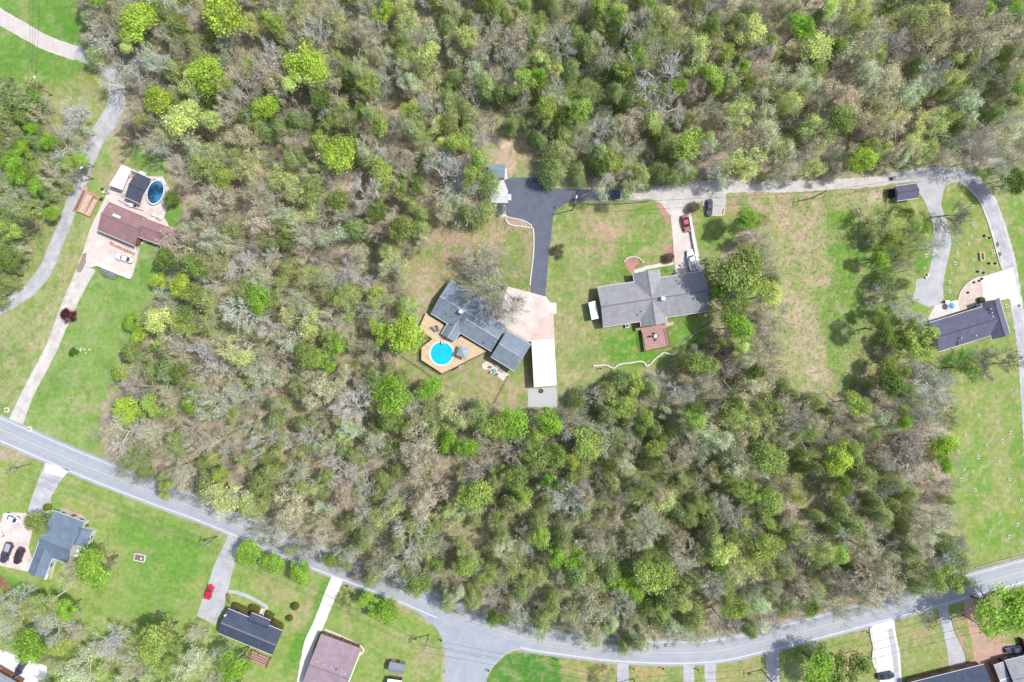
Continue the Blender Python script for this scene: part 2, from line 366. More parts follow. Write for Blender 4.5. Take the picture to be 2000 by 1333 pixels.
FOREST = [(150, -60), (2100, -60), (2100, 330), (1985, 318), (1950, 322), (1880, 318), (1800, 322), (1740, 334), (1690, 344), (1600, 352), (1440, 352), (1330, 366), (1255, 386), (1180, 378), (1120, 362), (1062, 362), (1048, 300), (1030, 262), (960, 268), (948, 310), (962, 330), (955, 375), (965, 436), (905, 440), (872, 425), (835, 455), (835, 470), (800, 520), (815, 590), (828, 625), (820, 660), (800, 690), (770, 700), (790, 728), (850, 770), (960, 775), (1000, 790), (1035, 808), (1060, 795), (1090, 785), (1100, 762), (1180, 735), (1300, 715), (1335, 690), (1395, 645), (1410, 605), (1386, 560), (1390, 500), (1430, 470), (1440, 408), (1500, 405), (1500, 470), (1530, 545), (1525, 640), (1535, 720), (1555, 760), (1620, 775), (1690, 755), (1725, 700), (1770, 690), (1850, 740), (1880, 790), (1870, 860), (1866, 1000), (1895, 1050), (1915, 1100), (1900, 1145), (1780, 1180), (1700, 1200), (1500, 1242), (1400, 1252), (1300, 1268), (1220, 1282), (1120, 1270), (1060, 1248), (960, 1222), (860, 1192), (830, 1160), (720, 1150), (640, 1110), (560, 1085), (500, 1060), (440, 1015), (330, 975), (235, 935), (215, 880), (180, 850), (200, 810), (235, 800), (215, 760), (225, 715), (255, 660), (250, 625), (285, 590), (325, 560), (335, 485), (350, 440), (355, 400), (335, 330), (260, 300), (240, 250), (250, 170), (200, 130), (150, 110)]

xs = np.concatenate([-1600*np.linspace(1, 0, 14)[:-1]**2-170, np.arange(-170, 170.01, .6), 1600*np.linspace(0, 1, 14)[1:]**2+170])
ys = np.concatenate([-1600*np.linspace(1, 0, 14)[:-1]**2-118, np.arange(-118, 118.01, .6), 1600*np.linspace(0, 1, 14)[1:]**2+118])
GX, GY = np.meshgrid(xs, ys, indexing='ij')
PX = GX*S+1000; PY = 666.5-GY*S
wob = lambda s, k: (vnoise(PX, PY, s, k)-.5)*2
cov = np.empty(PX.shape+(3,)); cov[:] = LIT
n1 = vnoise(PX, PY, 70, 5); n2 = vnoise(PX, PY, 26, 9); n3 = vnoise(PX, PY, 12, 31, 2)
def blend(c, f):
    global cov
    f = np.clip(f, 0, 1)[..., None]; cov = cov*(1-f)+np.array(c)*f
blend((150, 162, 112), (n1-.4)*2.4); blend((194, 172, 156), (n2-.56)*3); blend((150, 138, 118), (.42-n2)*3); blend((124, 152, 82), (n3-.6)*3*(n1 > .4))
# greener floor where the woods are greener
blend((128, 150, 92), np.clip(1-np.hypot((PX-1250)/420, (PY-950)/260), 0, 1)*1.2)
blend((120, 146, 82), np.clip(1-np.hypot((PX-1150)/260, (PY-170)/240), 0, 1)*1.2)
wx, wy = wob(30, 40), wob(30, 60)
for poly, c, soft, st, wb in LAWNS:
    X = PX+wx*wb; Y = PY+wy*wb
    f = np.where(inpoly(X, Y, poly), 1, -1)*polydist(X, Y, poly)
    blend(c, np.clip(.5+f/soft, 0, 1)*st)
for x, y, rx, ry, an, c, st in BLOBS:
    a = math.radians(an); dx = PX+wx*5-x; dy = PY+wy*5-y
    u = dx*math.cos(a)+dy*math.sin(a); v = -dx*math.sin(a)+dy*math.cos(a)
    r = np.hypot(u/rx, v/ry)
    blend(c, np.clip((1.15-r)/.5, 0, 1)*st*(.55+.9*np.clip(n2, 0, 1)))
blend((196, 184, 152), np.clip((vnoise(PX, PY, 9, 171, 2)-.6)*5, 0, .5)*np.where(PX < 900, .35, 1)*(~inpoly(PX, PY, FOREST))); blend((118, 168, 66), np.clip((vnoise(PX, PY, 11, 191, 2)-.6)*5, 0, .5)*(~inpoly(PX, PY, FOREST)))
# thin dry patches and clover through all lawns
blend((182, 176, 140), np.clip((vnoise(PX, PY, 17, 71)-.58)*4, 0, .4)); blend((112, 158, 72), np.clip((vnoise(PX, PY, 22, 91)-.6)*4, 0, .5)*(~inpoly(PX, PY, FOREST)))
blend((152, 166, 112), np.clip(np.maximum(np.abs(GX)-172, np.abs(GY)-122)/25, 0, 1))
c = cov/255.0; g_ = c.mean(-1, keepdims=True); c = c+(g_-c)*.05; c = np.clip(c*np.array([1.045, 1.0, .97]), 0, 1); cov = np.where(c <= .04045, c/12.92, ((c+.055)/1.055)**2.4)*KA*1.0
nx_, ny_ = len(xs), len(ys)
idx = np.arange(nx_*ny_).reshape(nx_, ny_)
F = np.stack([idx[:-1, :-1], idx[1:, :-1], idx[1:, 1:], idx[:-1, 1:]], -1).reshape(-1, 4)
def np_mesh(name, V, F, attr=None, attrname='tint', smooth=False):
    me = bpy.data.meshes.new(name); k = F.shape[1]
    me.vertices.add(len(V)); me.vertices.foreach_set('co', np.ascontiguousarray(V, dtype=np.float32).ravel())
    me.loops.add(F.size); me.loops.foreach_set('vertex_index', np.ascontiguousarray(F, dtype=np.int32).ravel())
    me.polygons.add(len(F)); me.polygons.foreach_set('loop_start', np.arange(0, F.size, k, dtype=np.int32))
    if smooth: me.polygons.foreach_set('use_smooth', np.ones(len(F), bool))
    me.update(calc_edges=True)
    if attr is not None:
        a = me.attributes.new(attrname, 'FLOAT_COLOR', 'POINT')
        a.data.foreach_set('color', np.concatenate([attr, np.ones((len(attr), 1))], 1).astype(np.float32).ravel())
    return me
g = link('ground', np_mesh('ground', np.stack([GX, GY, np.zeros_like(GX)], -1).reshape(-1, 3), F, cov.reshape(-1, 3), 'cover'), m_ground())
setp(g, 'lawns, rough grass and leaf litter of the whole site', None, None, 'structure')
del cov, wx, wy, n1, n2, n3
# ------------------------------------------------------------------ materials for paving and building
def m_asphalt(name, c, worn=.12, tracks=True, speck=.22):
    m, n, l, b = nm(name)
    tc = n.new('ShaderNodeTexCoord'); v = tc.outputs['Object']
    f1 = noisen(n, l, v, .35, 5, .65); f2 = noisen(n, l, v, 9, 4, .7); f3 = noisen(n, l, v, 1.6, 4, .6)
    a = ramp(n, l, f1, .35, .68, tuple(x*(1-worn) for x in c), tuple(x*(1+worn) for x in c))
    a = mixrgb(n, l, a, ramp(n, l, f2, .28, .72, (1-speck,)*3, (1+speck,)*3), 1.0, 'MULTIPLY')
    a = mixrgb(n, l, a, ramp(n, l, f3, .3, .7, (.92, .92, .93), (1.07, 1.07, 1.05)), 1.0, 'MULTIPLY')
    if tracks:   # two worn, paler wheel paths per lane; they follow the ribbon
        sp = n.new('ShaderNodeSeparateXYZ'); l.new(tc.outputs['UV'], sp.inputs[0])
        mt = n.new('ShaderNodeMath'); mt.operation = 'MULTIPLY'; mt.inputs[1].default_value = tracks*2*math.pi; l.new(sp.outputs[0], mt.inputs[0])
        cs = n.new('ShaderNodeMath'); cs.operation = 'COSINE'; l.new(mt.outputs[0], cs.inputs[0])
        mr = n.new('ShaderNodeMapRange'); mr.inputs[1].default_value = -1; mr.inputs[2].default_value = 1
        mr.inputs[3].default_value = 1.035; mr.inputs[4].default_value = .96; l.new(cs.outputs[0], mr.inputs[0])
        cb = n.new('ShaderNodeCombineColor')
        for k in range(3): l.new(mr.outputs[0], cb.inputs[k])
        a = mixrgb(n, l, a, cb.outputs[0], 1.0, 'MULTIPLY')
    l.new(a, b.inputs['Base Color']); b.inputs['Roughness'].default_value = .9; b.inputs['Specular IOR Level'].default_value = .25
    return m
def m_shingle(name, c, var=.06, streak=.06):
    m, n, l, b = nm(name)
    tc = n.new('ShaderNodeTexCoord'); v = tc.outputs['UV']
    bt = n.new('ShaderNodeTexBrick'); l.new(v, bt.inputs['Vector'])
    bt.inputs['Scale'].default_value = 1; bt.inputs['Brick Width'].default_value = .9; bt.inputs['Row Height'].default_value = .3
    bt.inputs['Mortar Size'].default_value = .02; bt.inputs['Mortar Smooth'].default_value = .6
    bt.inputs['Color1'].default_value = (*[x*(1-var) for x in c], 1); bt.inputs['Color2'].default_value = (*[x*(1+var) for x in c], 1)
    bt.inputs['Mortar'].default_value = (*[x*.72 for x in c], 1)
    mp = n.new('ShaderNodeMapping'); mp.inputs['Scale'].default_value = (.9, .12, 1); l.new(v, mp.inputs['Vector'])
    f = noisen(n, l, mp.outputs[0], 1.2, 4, .6); f2 = noisen(n, l, tc.outputs['Object'], .5, 4); f3 = noisen(n, l, tc.outputs['Object'], 8, 3)
    a = mixrgb(n, l, bt.outputs[0], ramp(n, l, f, .3, .7, (1-streak,)*3, (1+streak*.6,)*3), 1.0, 'MULTIPLY')
    a = mixrgb(n, l, a, ramp(n, l, f2, .3, .7, (.86, .87, .86), (1.1, 1.1, 1.12)), 1.0, 'MULTIPLY')
    a = mixrgb(n, l, a, ramp(n, l, f3, .3, .7, (.84, .84, .84), (1.16, 1.16, 1.16)), 1.0, 'MULTIPLY')
    l.new(a, b.inputs['Base Color']); b.inputs['Roughness'].default_value = .92; b.inputs['Specular IOR Level'].default_value = .15
    return m
def m_boards(name, c, w=.16, gap=.55, var=.13):
    m, n, l, b = nm(name)
    tc = n.new('ShaderNodeTexCoord')
    bt = n.new('ShaderNodeTexBrick'); l.new(tc.outputs['UV'], bt.inputs['Vector'])
    bt.inputs['Scale'].default_value = 1; bt.inputs['Brick Width'].default_value = 3.6; bt.inputs['Row Height'].default_value = w
    bt.inputs['Mortar Size'].default_value = .008; bt.inputs['Bias'].default_value = 0
    bt.inputs['Color1'].default_value = (*[x*(1-var) for x in c], 1); bt.inputs['Color2'].default_value = (*[x*(1+var) for x in c], 1)
    bt.inputs['Mortar'].default_value = (*[x*gap for x in c], 1)
    f = noisen(n, l, tc.outputs['Object'], 1.4, 5)
    l.new(mixrgb(n, l, bt.outputs[0], ramp(n, l, f, .3, .7, (.88, .87, .86), (1.1, 1.1, 1.1)), 1.0, 'MULTIPLY'), b.inputs['Base Color'])
    b.inputs['Roughness'].default_value = .8; b.inputs['Specular IOR Level'].default_value = .2
    return m
def m_water(name, c1, c2, scale=.4, lo=.4, hi=.6):
    m, n, l, b = nm(name)
    tc = n.new('ShaderNodeTexCoord'); f = noisen(n, l, tc.outputs['Object'], scale, 3)
    l.new(ramp(n, l, f, lo, hi, c1, c2), b.inputs['Base Color']); b.inputs['Roughness'].default_value = .08; b.inputs['Specular IOR Level'].default_value = .5
    f2 = noisen(n, l, tc.outputs['Object'], 3.5, 2); bp = n.new('ShaderNodeBump'); bp.inputs['Strength'].default_value = .15; bp.inputs['Distance'].default_value = .04
    l.new(f2, bp.inputs['Height']); l.new(bp.outputs[0], b.inputs['Normal'])
    return m
def m_paint(name, c, rough=.28, metal=0.0):
    m, n, l, b = nm(name); tc = n.new('ShaderNodeTexCoord'); f = noisen(n, l, tc.outputs['Object'], 2.5, 3)
    l.new(ramp(n, l, f, .3, .7, tuple(x*.93 for x in c), tuple(min(1, x*1.05) for x in c)), b.inputs['Base Color'])
    b.inputs['Roughness'].default_value = rough; b.inputs['Metallic'].default_value = metal; b.inputs['Coat Weight'].default_value = .35; b.inputs['Coat Roughness'].default_value = .12
    return m
M = {}
M['road'] = m_asphalt('road_asphalt', A(184, 188, 195), .06, 4, .15)
M['side'] = m_asphalt('side_road_asphalt', A(180, 186, 196), .08, False, .12)
M['lane'] = m_asphalt('lane_asphalt', A(198, 197, 200), .18, 2, .3)
M['lanepale'] = m_asphalt('lane_concrete', A(222, 213, 206), .1, False, .14)
M['drive'] = m_asphalt('drive_concrete', A(222, 214, 206), .16, 2, .24)
M['greydrive'] = m_asphalt('drive_grey', A(200, 199, 202), .14, False, .22)
M['black'] = m_asphalt('fresh_asphalt', A(112, 117, 130), .12, False, .16)
M['gravel'] = m_asphalt('gravel', A(216, 210, 204), .14, False, .34)
M['whitegravel'] = m_asphalt('white_gravel', A(244, 240, 238), .08, False, .3)
M['pink'] = m_asphalt('pinkish_concrete', A(236, 221, 212), .15, False, .14)
M['white'] = m_asphalt('pale_concrete', A(246, 239, 232), .06, False, .06)
M['whitish'] = m_asphalt('patio_concrete', A(236, 228, 222), .1, False, .16)
M['mulch'] = m_asphalt('brown_mulch', A(200, 172, 156), .2, False, .4)
M['brick'] = m_asphalt('brick_chips', A(200, 152, 138), .25, False, .4)
M['stripe'] = pm('road_stripe', A(232, 232, 232), .14, 2, 20)
M['yellow'] = pm('worn_yellow_stripe', A(222, 220, 208), .1, 2, 20)
M['kerb'] = pm('kerb_stone', A(226, 218, 208), .16, 2, 12)
M['dirt'] = m_asphalt('bare_dirt', A(206, 186, 170), .14, False, .3)

# ------------------------------------------------------------------ roads and paving (each a sheet above the one below)
Z1, Z2, Z3, Z4, Z5 = .02, .024, .028, .032, .036
bottom = catmull([(-160, 790), (-40, 843), (0, 861), (160, 930), (300, 985), (380, 1014), (475, 1053), (560, 1090), (650, 1125), (762, 1168), (807, 1187), (861, 1210), (930, 1238), (1015, 1265), (1100, 1279), (1200, 1291), (1313, 1296), (1408, 1291), (1500, 1271), (1560, 1257), (1750, 1206), (2000, 1137), (2200, 1082)], 7)
mid = offset_path(bottom, 20.5)
ribbon(mid, 52, Z2, 'road', M['road'], .5, label='two-lane grey road sweeping along the bottom of the woods')
ribbon(offset_path(bottom, 41), 1.5, Z4, 'edge_line', M['stripe'], label='white edge line on the far side of the road')
for t in (-.9, .9): ribbon(offset_path(bottom, 20.5+t), .75, Z4, 'centre_line', M['yellow'], nx=1)
i1 = min(range(len(bottom)), key=lambda i: (bottom[i]-Vector((850, 1206))).length); i2 = min(range(len(bottom)), key=lambda i: (bottom[i]-Vector((1018, 1266))).length)
ribbon(bottom[:i1+1], 2.1, Z4, 'edge_line', M['stripe']); ribbon(bottom[i2:], 2.1, Z4, 'edge_line', M['stripe'])
ribbon(catmull([(1018, 1266), (990, 1276), (972, 1290), (960, 1305), (950, 1325), (946, 1430)]), 1.0, Z4, 'edge_line', M['kerb'], .3)
sheet([(800, 1184), (852, 1226), (862, 1244), (868, 1262), (870, 1290), (866, 1430), (942, 1430), (948, 1328), (963, 1303), (990, 1277), (1022, 1264), (960, 1240), (880, 1206)], Z3, 'side_road', M['side'], rough=.4, label='wide junction apron where the side road meets the main road')
ribbon(catmull([(-260, -160), (-60, -20), (-10, 26), (40, 56), (90, 84), (150, 105)]), [31, 31, 30, 28], Z1, 'lane', M['lanepale'], .5)
ribbon(catmull([(146, 103), (190, 120), (222, 148), (229, 178), (226, 210), (208, 242), (190, 268), (178, 295), (163, 330), (150, 372), (130, 428), (110, 478), (88, 528), (60, 564), (20, 590), (-60, 628), (-260, 700)]), [24, 32, 36, 30, 25, 26, 26, 27, 28, 29, 26], Z2, 'lane', M['lane'], 1.0)
ribbon(catmull([(30, 826), (60, 757), (95, 692), (120, 632), (150, 562), (172, 520)]), [30, 24, 24, 25, 30, 34], Z1, 'driveway', M['drive'], .7, label='long straight concrete driveway beside the left lawn')
sheet([(152, 520), (180, 438), (204, 390), (216, 360), (238, 322), (258, 330), (290, 345), (318, 345), (332, 372), (328, 400), (320, 425), (330, 442), (300, 470), (265, 480), (269, 500), (258, 544), (195, 516), (178, 522)], Z3, 'yard_paving', M['pink'], rough=.8, label='pinkish concrete yard around the maroon-roofed house')
ribbon(catmull([(222, 455), (245, 462), (268, 474)]), 9, Z4, 'porch_slab', M['whitish'], .3)
ribbon(catmull([(214, 474), (236, 486), (264, 497)]), 6, Z4, 'gravel_strip', M['brick'], .8)
sheet([(150, 532), (161, 496), (170, 494), (168, 512), (158, 533)], Z4, 'mud_patch', pm('mud', A(170, 150, 138), .3, 2, 9), rough=1.6)
# upper right lane
ribbon(catmull([(1190, 381), (1250, 379), (1330, 372), (1400, 366), (1450, 363), (1520, 365), (1600, 362), (1700, 356), (1760, 346), (1830, 340), (1878, 345), (1912, 366), (1932, 400), (1950, 448), (1964, 492), (1973, 528), (1984, 590), (1996, 660), (2004, 760), (2010, 900), (2014, 1075)]), [18, 24, 30, 28, 24, 20, 20, 20, 24, 30, 32, 30, 26, 24, 22, 21, 20, 20, 20, 20], Z2, 'lane', M['gravel'], 1.2, label='pale gravel lane curving past the meadow to the top right')
ribbon(catmull([(1735, 348), (1770, 343), (1830, 339), (1878, 345), (1912, 366), (1932, 400), (1950, 448), (1964, 492), (1972, 524)]), [14, 22, 26, 26, 24, 22, 20, 19], Z3, 'lane', M['lane'], .6, label='bluish asphalt bend of the lane at the top right')
ribbon(catmull([(1980, 585), (1986, 620), (1996, 672), (2004, 760), (2010, 900), (2014, 1075)]), 18, Z3, 'lane', M['lane'], .6, label='narrow asphalt lane running down the right edge')
for q, w in (((1948, 478), (3, 5)), ((1952, 497), (4, 4)), ((1990, 597), (3, 4))):
    sheet([(q[0]+w[0]*math.cos(t), q[1]+w[1]*math.sin(t)) for t in np.linspace(0, 2*math.pi, 12, endpoint=False)], Z4, 'asphalt_patch', M['black'], rough=.2)
sheet([(984, 352), (1000, 347), (1048, 347), (1062, 366), (1095, 369), (1150, 371), (1212, 372), (1212, 390), (1130, 393), (1106, 398), (1090, 408), (1081, 420), (1078, 445), (1073, 490), (1068, 540), (1065, 583), (1037, 575), (1036, 562), (1041, 505), (1043, 447), (1039, 440), (1000, 428), (988, 420), (987, 400), (992, 372)], Z3, 'driveway', M['black'], rough=.4, label='freshly sealed dark asphalt driveway and turning area')
sheet([(992, 560), (1038, 572), (1066, 580), (1074, 591), (1087, 592), (1087, 613), (1081, 614), (1083, 666), (1036, 670), (990, 642), (972, 628), (980, 590)], Z4, 'forecourt', M['pink'], rough=.2, label='pinkish concrete forecourt in front of the carport')
sheet([(1046, 622), (1081, 615), (1083, 664), (1034, 668)], Z5, 'forecourt_slab', m_asphalt('slab_pink', A(232, 208, 196), .1, False, .14), rough=.2)
sheet([(1066, 583), (1074, 591), (1087, 592), (1087, 613), (1072, 612)], Z5, 'forecourt_corner', M['whitish'])
sheet([(1032, 760), (1086, 757), (1090, 782), (1088, 797), (1062, 796), (1030, 794)], Z1, 'gravel_pad', pm('grey_gravel', A(204, 204, 204), .1, 2, 10), rough=1.5)
sheet([(960, 322), (990, 330), (993, 372), (990, 424), (966, 420), (960, 392)], Z1, 'shed_apron', M['whitish'], rough=.6)
sheet([(1306, 400), (1345, 398), (1350, 424), (1372, 532), (1318, 538), (1314, 470), (1310, 420)], Z4, 'driveway', M['pink'], rough=.3, label='pink brick-toned driveway holding the red car and pickup')
sheet([(1268, 388), (1300, 380), (1380, 366), (1420, 362), (1416, 420), (1376, 420), (1372, 392), (1350, 404), (1345, 425), (1306, 420), (1292, 398)], Z3, 'gravel_apron', M['gravel'], rough=.5)
sheet([(1262, 520), (1302, 512), (1316, 512), (1316, 517), (1262, 527), (1247, 538), (1240, 538), (1238, 528)], Z4, 'garden_path', M['whitish'], rough=.2)
sheet([(1361, 518), (1375, 516), (1376, 526), (1364, 531)], Z5, 'wall_pad', M['white'])
sheet([(1219, 512), (1224, 505), (1235, 502), (1248, 505), (1257, 514), (1240, 520), (1238, 534), (1232, 536), (1224, 524)], Z3, 'brick_bed', M['brick'], rough=.3, label='fan-shaped brick-chip bed by the front steps')
sheet([(1279, 399), (1292, 398), (1300, 408), (1308, 426), (1309, 436), (1302, 440), (1296, 424), (1288, 410)], Z4, 'brick_bed', M['brick'], rough=.5, label='narrow brick-chip bed along the top of the driveway')
sheet([(1304, 478), (1314, 475), (1315, 511), (1296, 512), (1292, 500)], Z3, 'brick_bed', M['brick'], rough=.5, label='wedge-shaped brick-chip bed between path and driveway')
sheet([(1788, 352), (1850, 354), (1840, 384), (1838, 402), (1855, 446), (1858, 480), (1848, 524), (1842, 556), (1843, 582), (1840, 594), (1815, 600), (1782, 588), (1791, 546), (1812, 541), (1822, 498), (1825, 466), (1818, 424), (1804, 390), (1790, 370)], Z1, 'driveway', M['greydrive'], rough=.7, label='grey concrete drive dropping from the lane to the patio')
sheet([(1918, 542), (1978, 524), (1994, 594), (1976, 597), (1973, 583), (1928, 591), (1920, 584)], Z5, 'forecourt', M['white'], label='brilliant white concrete forecourt beside the lane')
sheet([(1871, 586), (1875, 570), (1882, 560), (1894, 550), (1906, 544), (1919, 541), (1920, 586), (1900, 600), (1877, 608)], Z4, 'mulch_bed', m_asphalt('pale_mulch', A(226, 204, 192), .18, False, .3), rough=.4, label='quarter-round mulched bed beside the white forecourt')
sheet([(1826, 597), (1871, 586), (1877, 607), (1815, 630), (1812, 622)], Z4, 'patio', M['whitish'], rough=.2, label='pale patio along the slate-roofed house')
# left houses at the bottom
sheet([(88, 903), (136, 918), (118, 940), (100, 972), (98, 1000), (60, 1012), (54, 996), (70, 950)], Z3, 'driveway', M['greydrive'], rough=.5, label='grey driveway from the main road to the left corner house')
sheet([(90, 905), (136, 918), (124, 933), (86, 923)], Z4, 'driveway_mouth', M['white'], rough=.3)
sheet([(10, 1000), (55, 1003), (68, 1014), (56, 1070), (66, 1100), (60, 1118), (-60, 1092), (-60, 1020), (0, 1022)], Z4, 'parking_court', M['pink'], rough=.4, label='pale parking court with four vehicles')
sheet([(447, 1042), (476, 1053), (462, 1085), (446, 1150), (436, 1190), (420, 1222), (384, 1202), (400, 1160), (420, 1100), (440, 1060)], Z3, 'driveway', M['greydrive'], rough=.6, label='speckled grey driveway with the red hatchback')
ribbon(catmull([(446, 1156), (465, 1158), (490, 1168), (518, 1183), (522, 1187), (514, 1200)]), 7, Z2, 'garden_path', M['greydrive'], .3)
ribbon(catmull([(660, 1128), (642, 1170), (622, 1220), (600, 1275), (578, 1430)]), [24, 22, 20, 22, 30], Z3, 'driveway', M['white'], .4, nx=2, label='white concrete strip driveway between two bungalows')
ribbon(catmull([(634, 1230), (655, 1238), (680, 1250), (705, 1262), (711, 1270), (704, 1280)]), 4, Z4, 'garden_path', M['kerb'], .3)
sheet([(636, 1240), (655, 1240), (692, 1256), (706, 1268), (700, 1276), (664, 1262), (632, 1246)], Z2, 'flower_bed', M['mulch'], rough=.5)
sheet([(-80, 1260), (8, 1270), (44, 1286), (92, 1302), (78, 1430), (-80, 1430)], Z2, 'gravel_court', M['whitegravel'], rough=.6, label='white gravel court in the bottom left corner')
# driveways along the bottom right
for pts, mt, lb in (([(1205, 1294), (1228, 1296), (1226, 1430), (1206, 1430)], 'greydrive', 'first short grey driveway right of the junction lawn'),
                ([(1334, 1297), (1356, 1297), (1354, 1430), (1338, 1430)], 'greydrive', 'short grey driveway with bluish tint below the road curve'),
                ([(1376, 1296), (1398, 1294), (1398, 1430), (1378, 1430)], 'greydrive', 'second of the two close-set grey driveways'),
                ([(1495, 1276), (1522, 1268), (1524, 1430), (1502, 1430)], 'greydrive', 'pale driveway left of the sunlit lawn trees'),
                ([(1702, 1222), (1746, 1210), (1750, 1240), (1758, 1280), (1768, 1430), (1738, 1430), (1712, 1300), (1706, 1260)], 'whitegravel', 'wide white gravel driveway with the navy car'),
                ([(1831, 1186), (1851, 1181), (1862, 1230), (1884, 1280), (1902, 1430), (1868, 1430), (1850, 1270)], 'greydrive', 'long tapering grey driveway beside the corner house')):
    sheet(pts, Z3, 'driveway', M[mt], rough=.4, label=lb)
sheet([(1734, 1232), (1742, 1226), (1752, 1270), (1768, 1430), (1752, 1430), (1744, 1290)], Z4, 'drive_strip', M['greydrive'], rough=.4)
sheet([(1880, 1172), (1900, 1165), (1912, 1225), (1935, 1250), (1990, 1262), (2010, 1290), (1950, 1300), (1930, 1430), (1912, 1430), (1900, 1260)], Z1, 'dirt_yard', m_asphalt('pink_dirt', A(204, 168, 150), .12, False, .2), rough=1.2, label='pinkish bare earth yard in front of the corner house')

# ------------------------------------------------------------------ edgings, low walls
def edging(path, w, h, mat, name, label, cat, step=None):
    """low wall of separate stones along a pixel path"""
    P = catmull(path, 3); t = thing(name, W(P[0].x, P[0].y), label, cat)
    L = [0]
    for i in range(1, len(P)): L.append(L[-1]+(P[i]-P[i-1]).length/S)
    step = step or 1.2; n = max(2, int(L[-1]/step)); base = None
    def at(s):
        i = max(j for j in range(len(L)) if L[j] <= s+1e-9); i = min(i, len(P)-2)
        f = (s-L[i])/max(1e-6, L[i+1]-L[i]); q = P[i].lerp(P[i+1], f); return W(q.x, q.y)
    for k in range(min(n, 280)):
        a = at(L[-1]*k/n+.02); b = at(L[-1]*(k+1)/n-.02); hh = h*random.uniform(.85, 1.1)
        mb = MB().bar(a+Vector((0, 0, hh/2)), b+Vector((0, 0, hh/2)), w*random.uniform(.9, 1.1), hh)
        mb.build('stone', mat, t)
    return t
st_w = pm('edging_stone', A(232, 224, 210), .2, 3, 12); st_g = pm('grey_stone', A(190, 180, 165), .2, 3, 12)
edging([(1158, 715), (1187, 714), (1195, 721), (1203, 717), (1208, 712), (1232, 709), (1255, 706), (1262, 716), (1270, 712), (1276, 704), (1298, 688), (1308, 694), (1320, 690)], .42, .5, st_w, 'stone_edging', 'wavy pale stone edging curving below the bright green back lawn', 'edging')
edging([(1320, 682), (1335, 670), (1352, 655), (1376, 640), (1392, 630)], .3, .3, st_g, 'stone_edging', 'thin broken stone edging running into the thicket beside the back lawn', 'edging')
edging([(1041, 446), (1043, 470), (1041, 505), (1037, 540), (1035, 558)], .36, .22, st_w, 'driveway_kerb', 'pale kerb down the left side of the dark asphalt driveway', 'kerb', 1.6)
edging([(989, 424), (1002, 427), (1020, 431), (1034, 438), (1040, 446), (1020, 443), (1002, 441), (990, 435), (988, 425)], .36, .3, st_w, 'bed_edging', 'pale edging around the brown leaf-shaped bed at the dark driveway', 'edging', 1.0)
sheet([(990, 425), (1020, 432), (1036, 442), (1005, 440), (992, 434)], Z5, 'mulch_bed', M['mulch'])
edging([(1346, 424), (1351, 455), (1357, 490), (1364, 528)], .62, .9, pm('white_wall', A(250, 246, 242), .05, 2, 10), 'retaining_wall', 'straight white retaining wall right of the pink driveway', 'wall', 2.4)
edging([(1315, 470), (1317, 500), (1319, 535)], .25, .15, st_w, 'driveway_kerb', 'short pale kerb left of the white pickup', 'kerb', 1.6)
edging([(1219, 512), (1224, 505), (1235, 502), (1248, 505), (1257, 514)], .3, .3, st_w, 'bed_edging', 'curved pale edging above the fan-shaped brick bed', 'edging', .9)
edging([(1376, 420), (1415, 421), (1415, 408)], .4, .3, pm('timber_edge', A(236, 214, 160), .12, 2, 10), 'timber_edging', 'yellow timber edging below the covered black car', 'edging', 2.4)
edging([(1871, 586), (1876, 570), (1884, 559), (1896, 549), (1908, 543), (1919, 541), (1950, 532), (1978, 523)], .3, .2, st_w, 'bed_edging', 'sweeping pale kerb above the quarter-round bed and white forecourt', 'kerb', 1.4)
edging([(1848, 362), (1862, 352), (1876, 356), (1900, 378), (1914, 395), (1924, 420), (1936, 455), (1946, 492), (1956, 525)], .28, .18, st_w, 'lane_kerb', 'pale kerb on the inner side of the lane bend', 'kerb', 2.0)
edging([(178, 521), (191, 517), (200, 521), (228, 532), (256, 544)], .7, .9, pm('white_cap', A(250, 248, 244), .05, 2, 10), 'retaining_wall', 'white capped retaining wall below the yard with the white car', 'wall', 2.0)
edging([(272, 484), (268, 505), (262, 528), (257, 543)], .34, .5, pm('pale_wall', A(226, 222, 206), .1, 2, 10), 'retaining_wall', 'thin pale wall on the right of the white car yard', 'wall', 2.0)
edging([(1905, 1109), (1940, 1099), (1975, 1090), (2010, 1081)], .3, .3, st_g, 'roadside_kerb', 'grey kerb line in the grass at the right end of the main road', 'kerb', 2.4)
edging([(1701, 1226), (1702, 1245), (1707, 1262), (1705, 1290), (1716, 1315)], .8, .3, st_w, 'rubble_row', 'row of whitish stones left of the white gravel driveway', 'stones', 1.3)
edging([(1806, 543), (1812, 542), (1812, 535)], .6, .5, st_w, 'planter_wall', 'small pale stone corner at the grey parking spot', 'wall', .9)
edging([(1851, 1190), (1870, 1240), (1890, 1290), (1905, 1430)], .22, .1, st_g, 'driveway_kerb', 'thin kerb right of the long tapering driveway', 'kerb', 3)

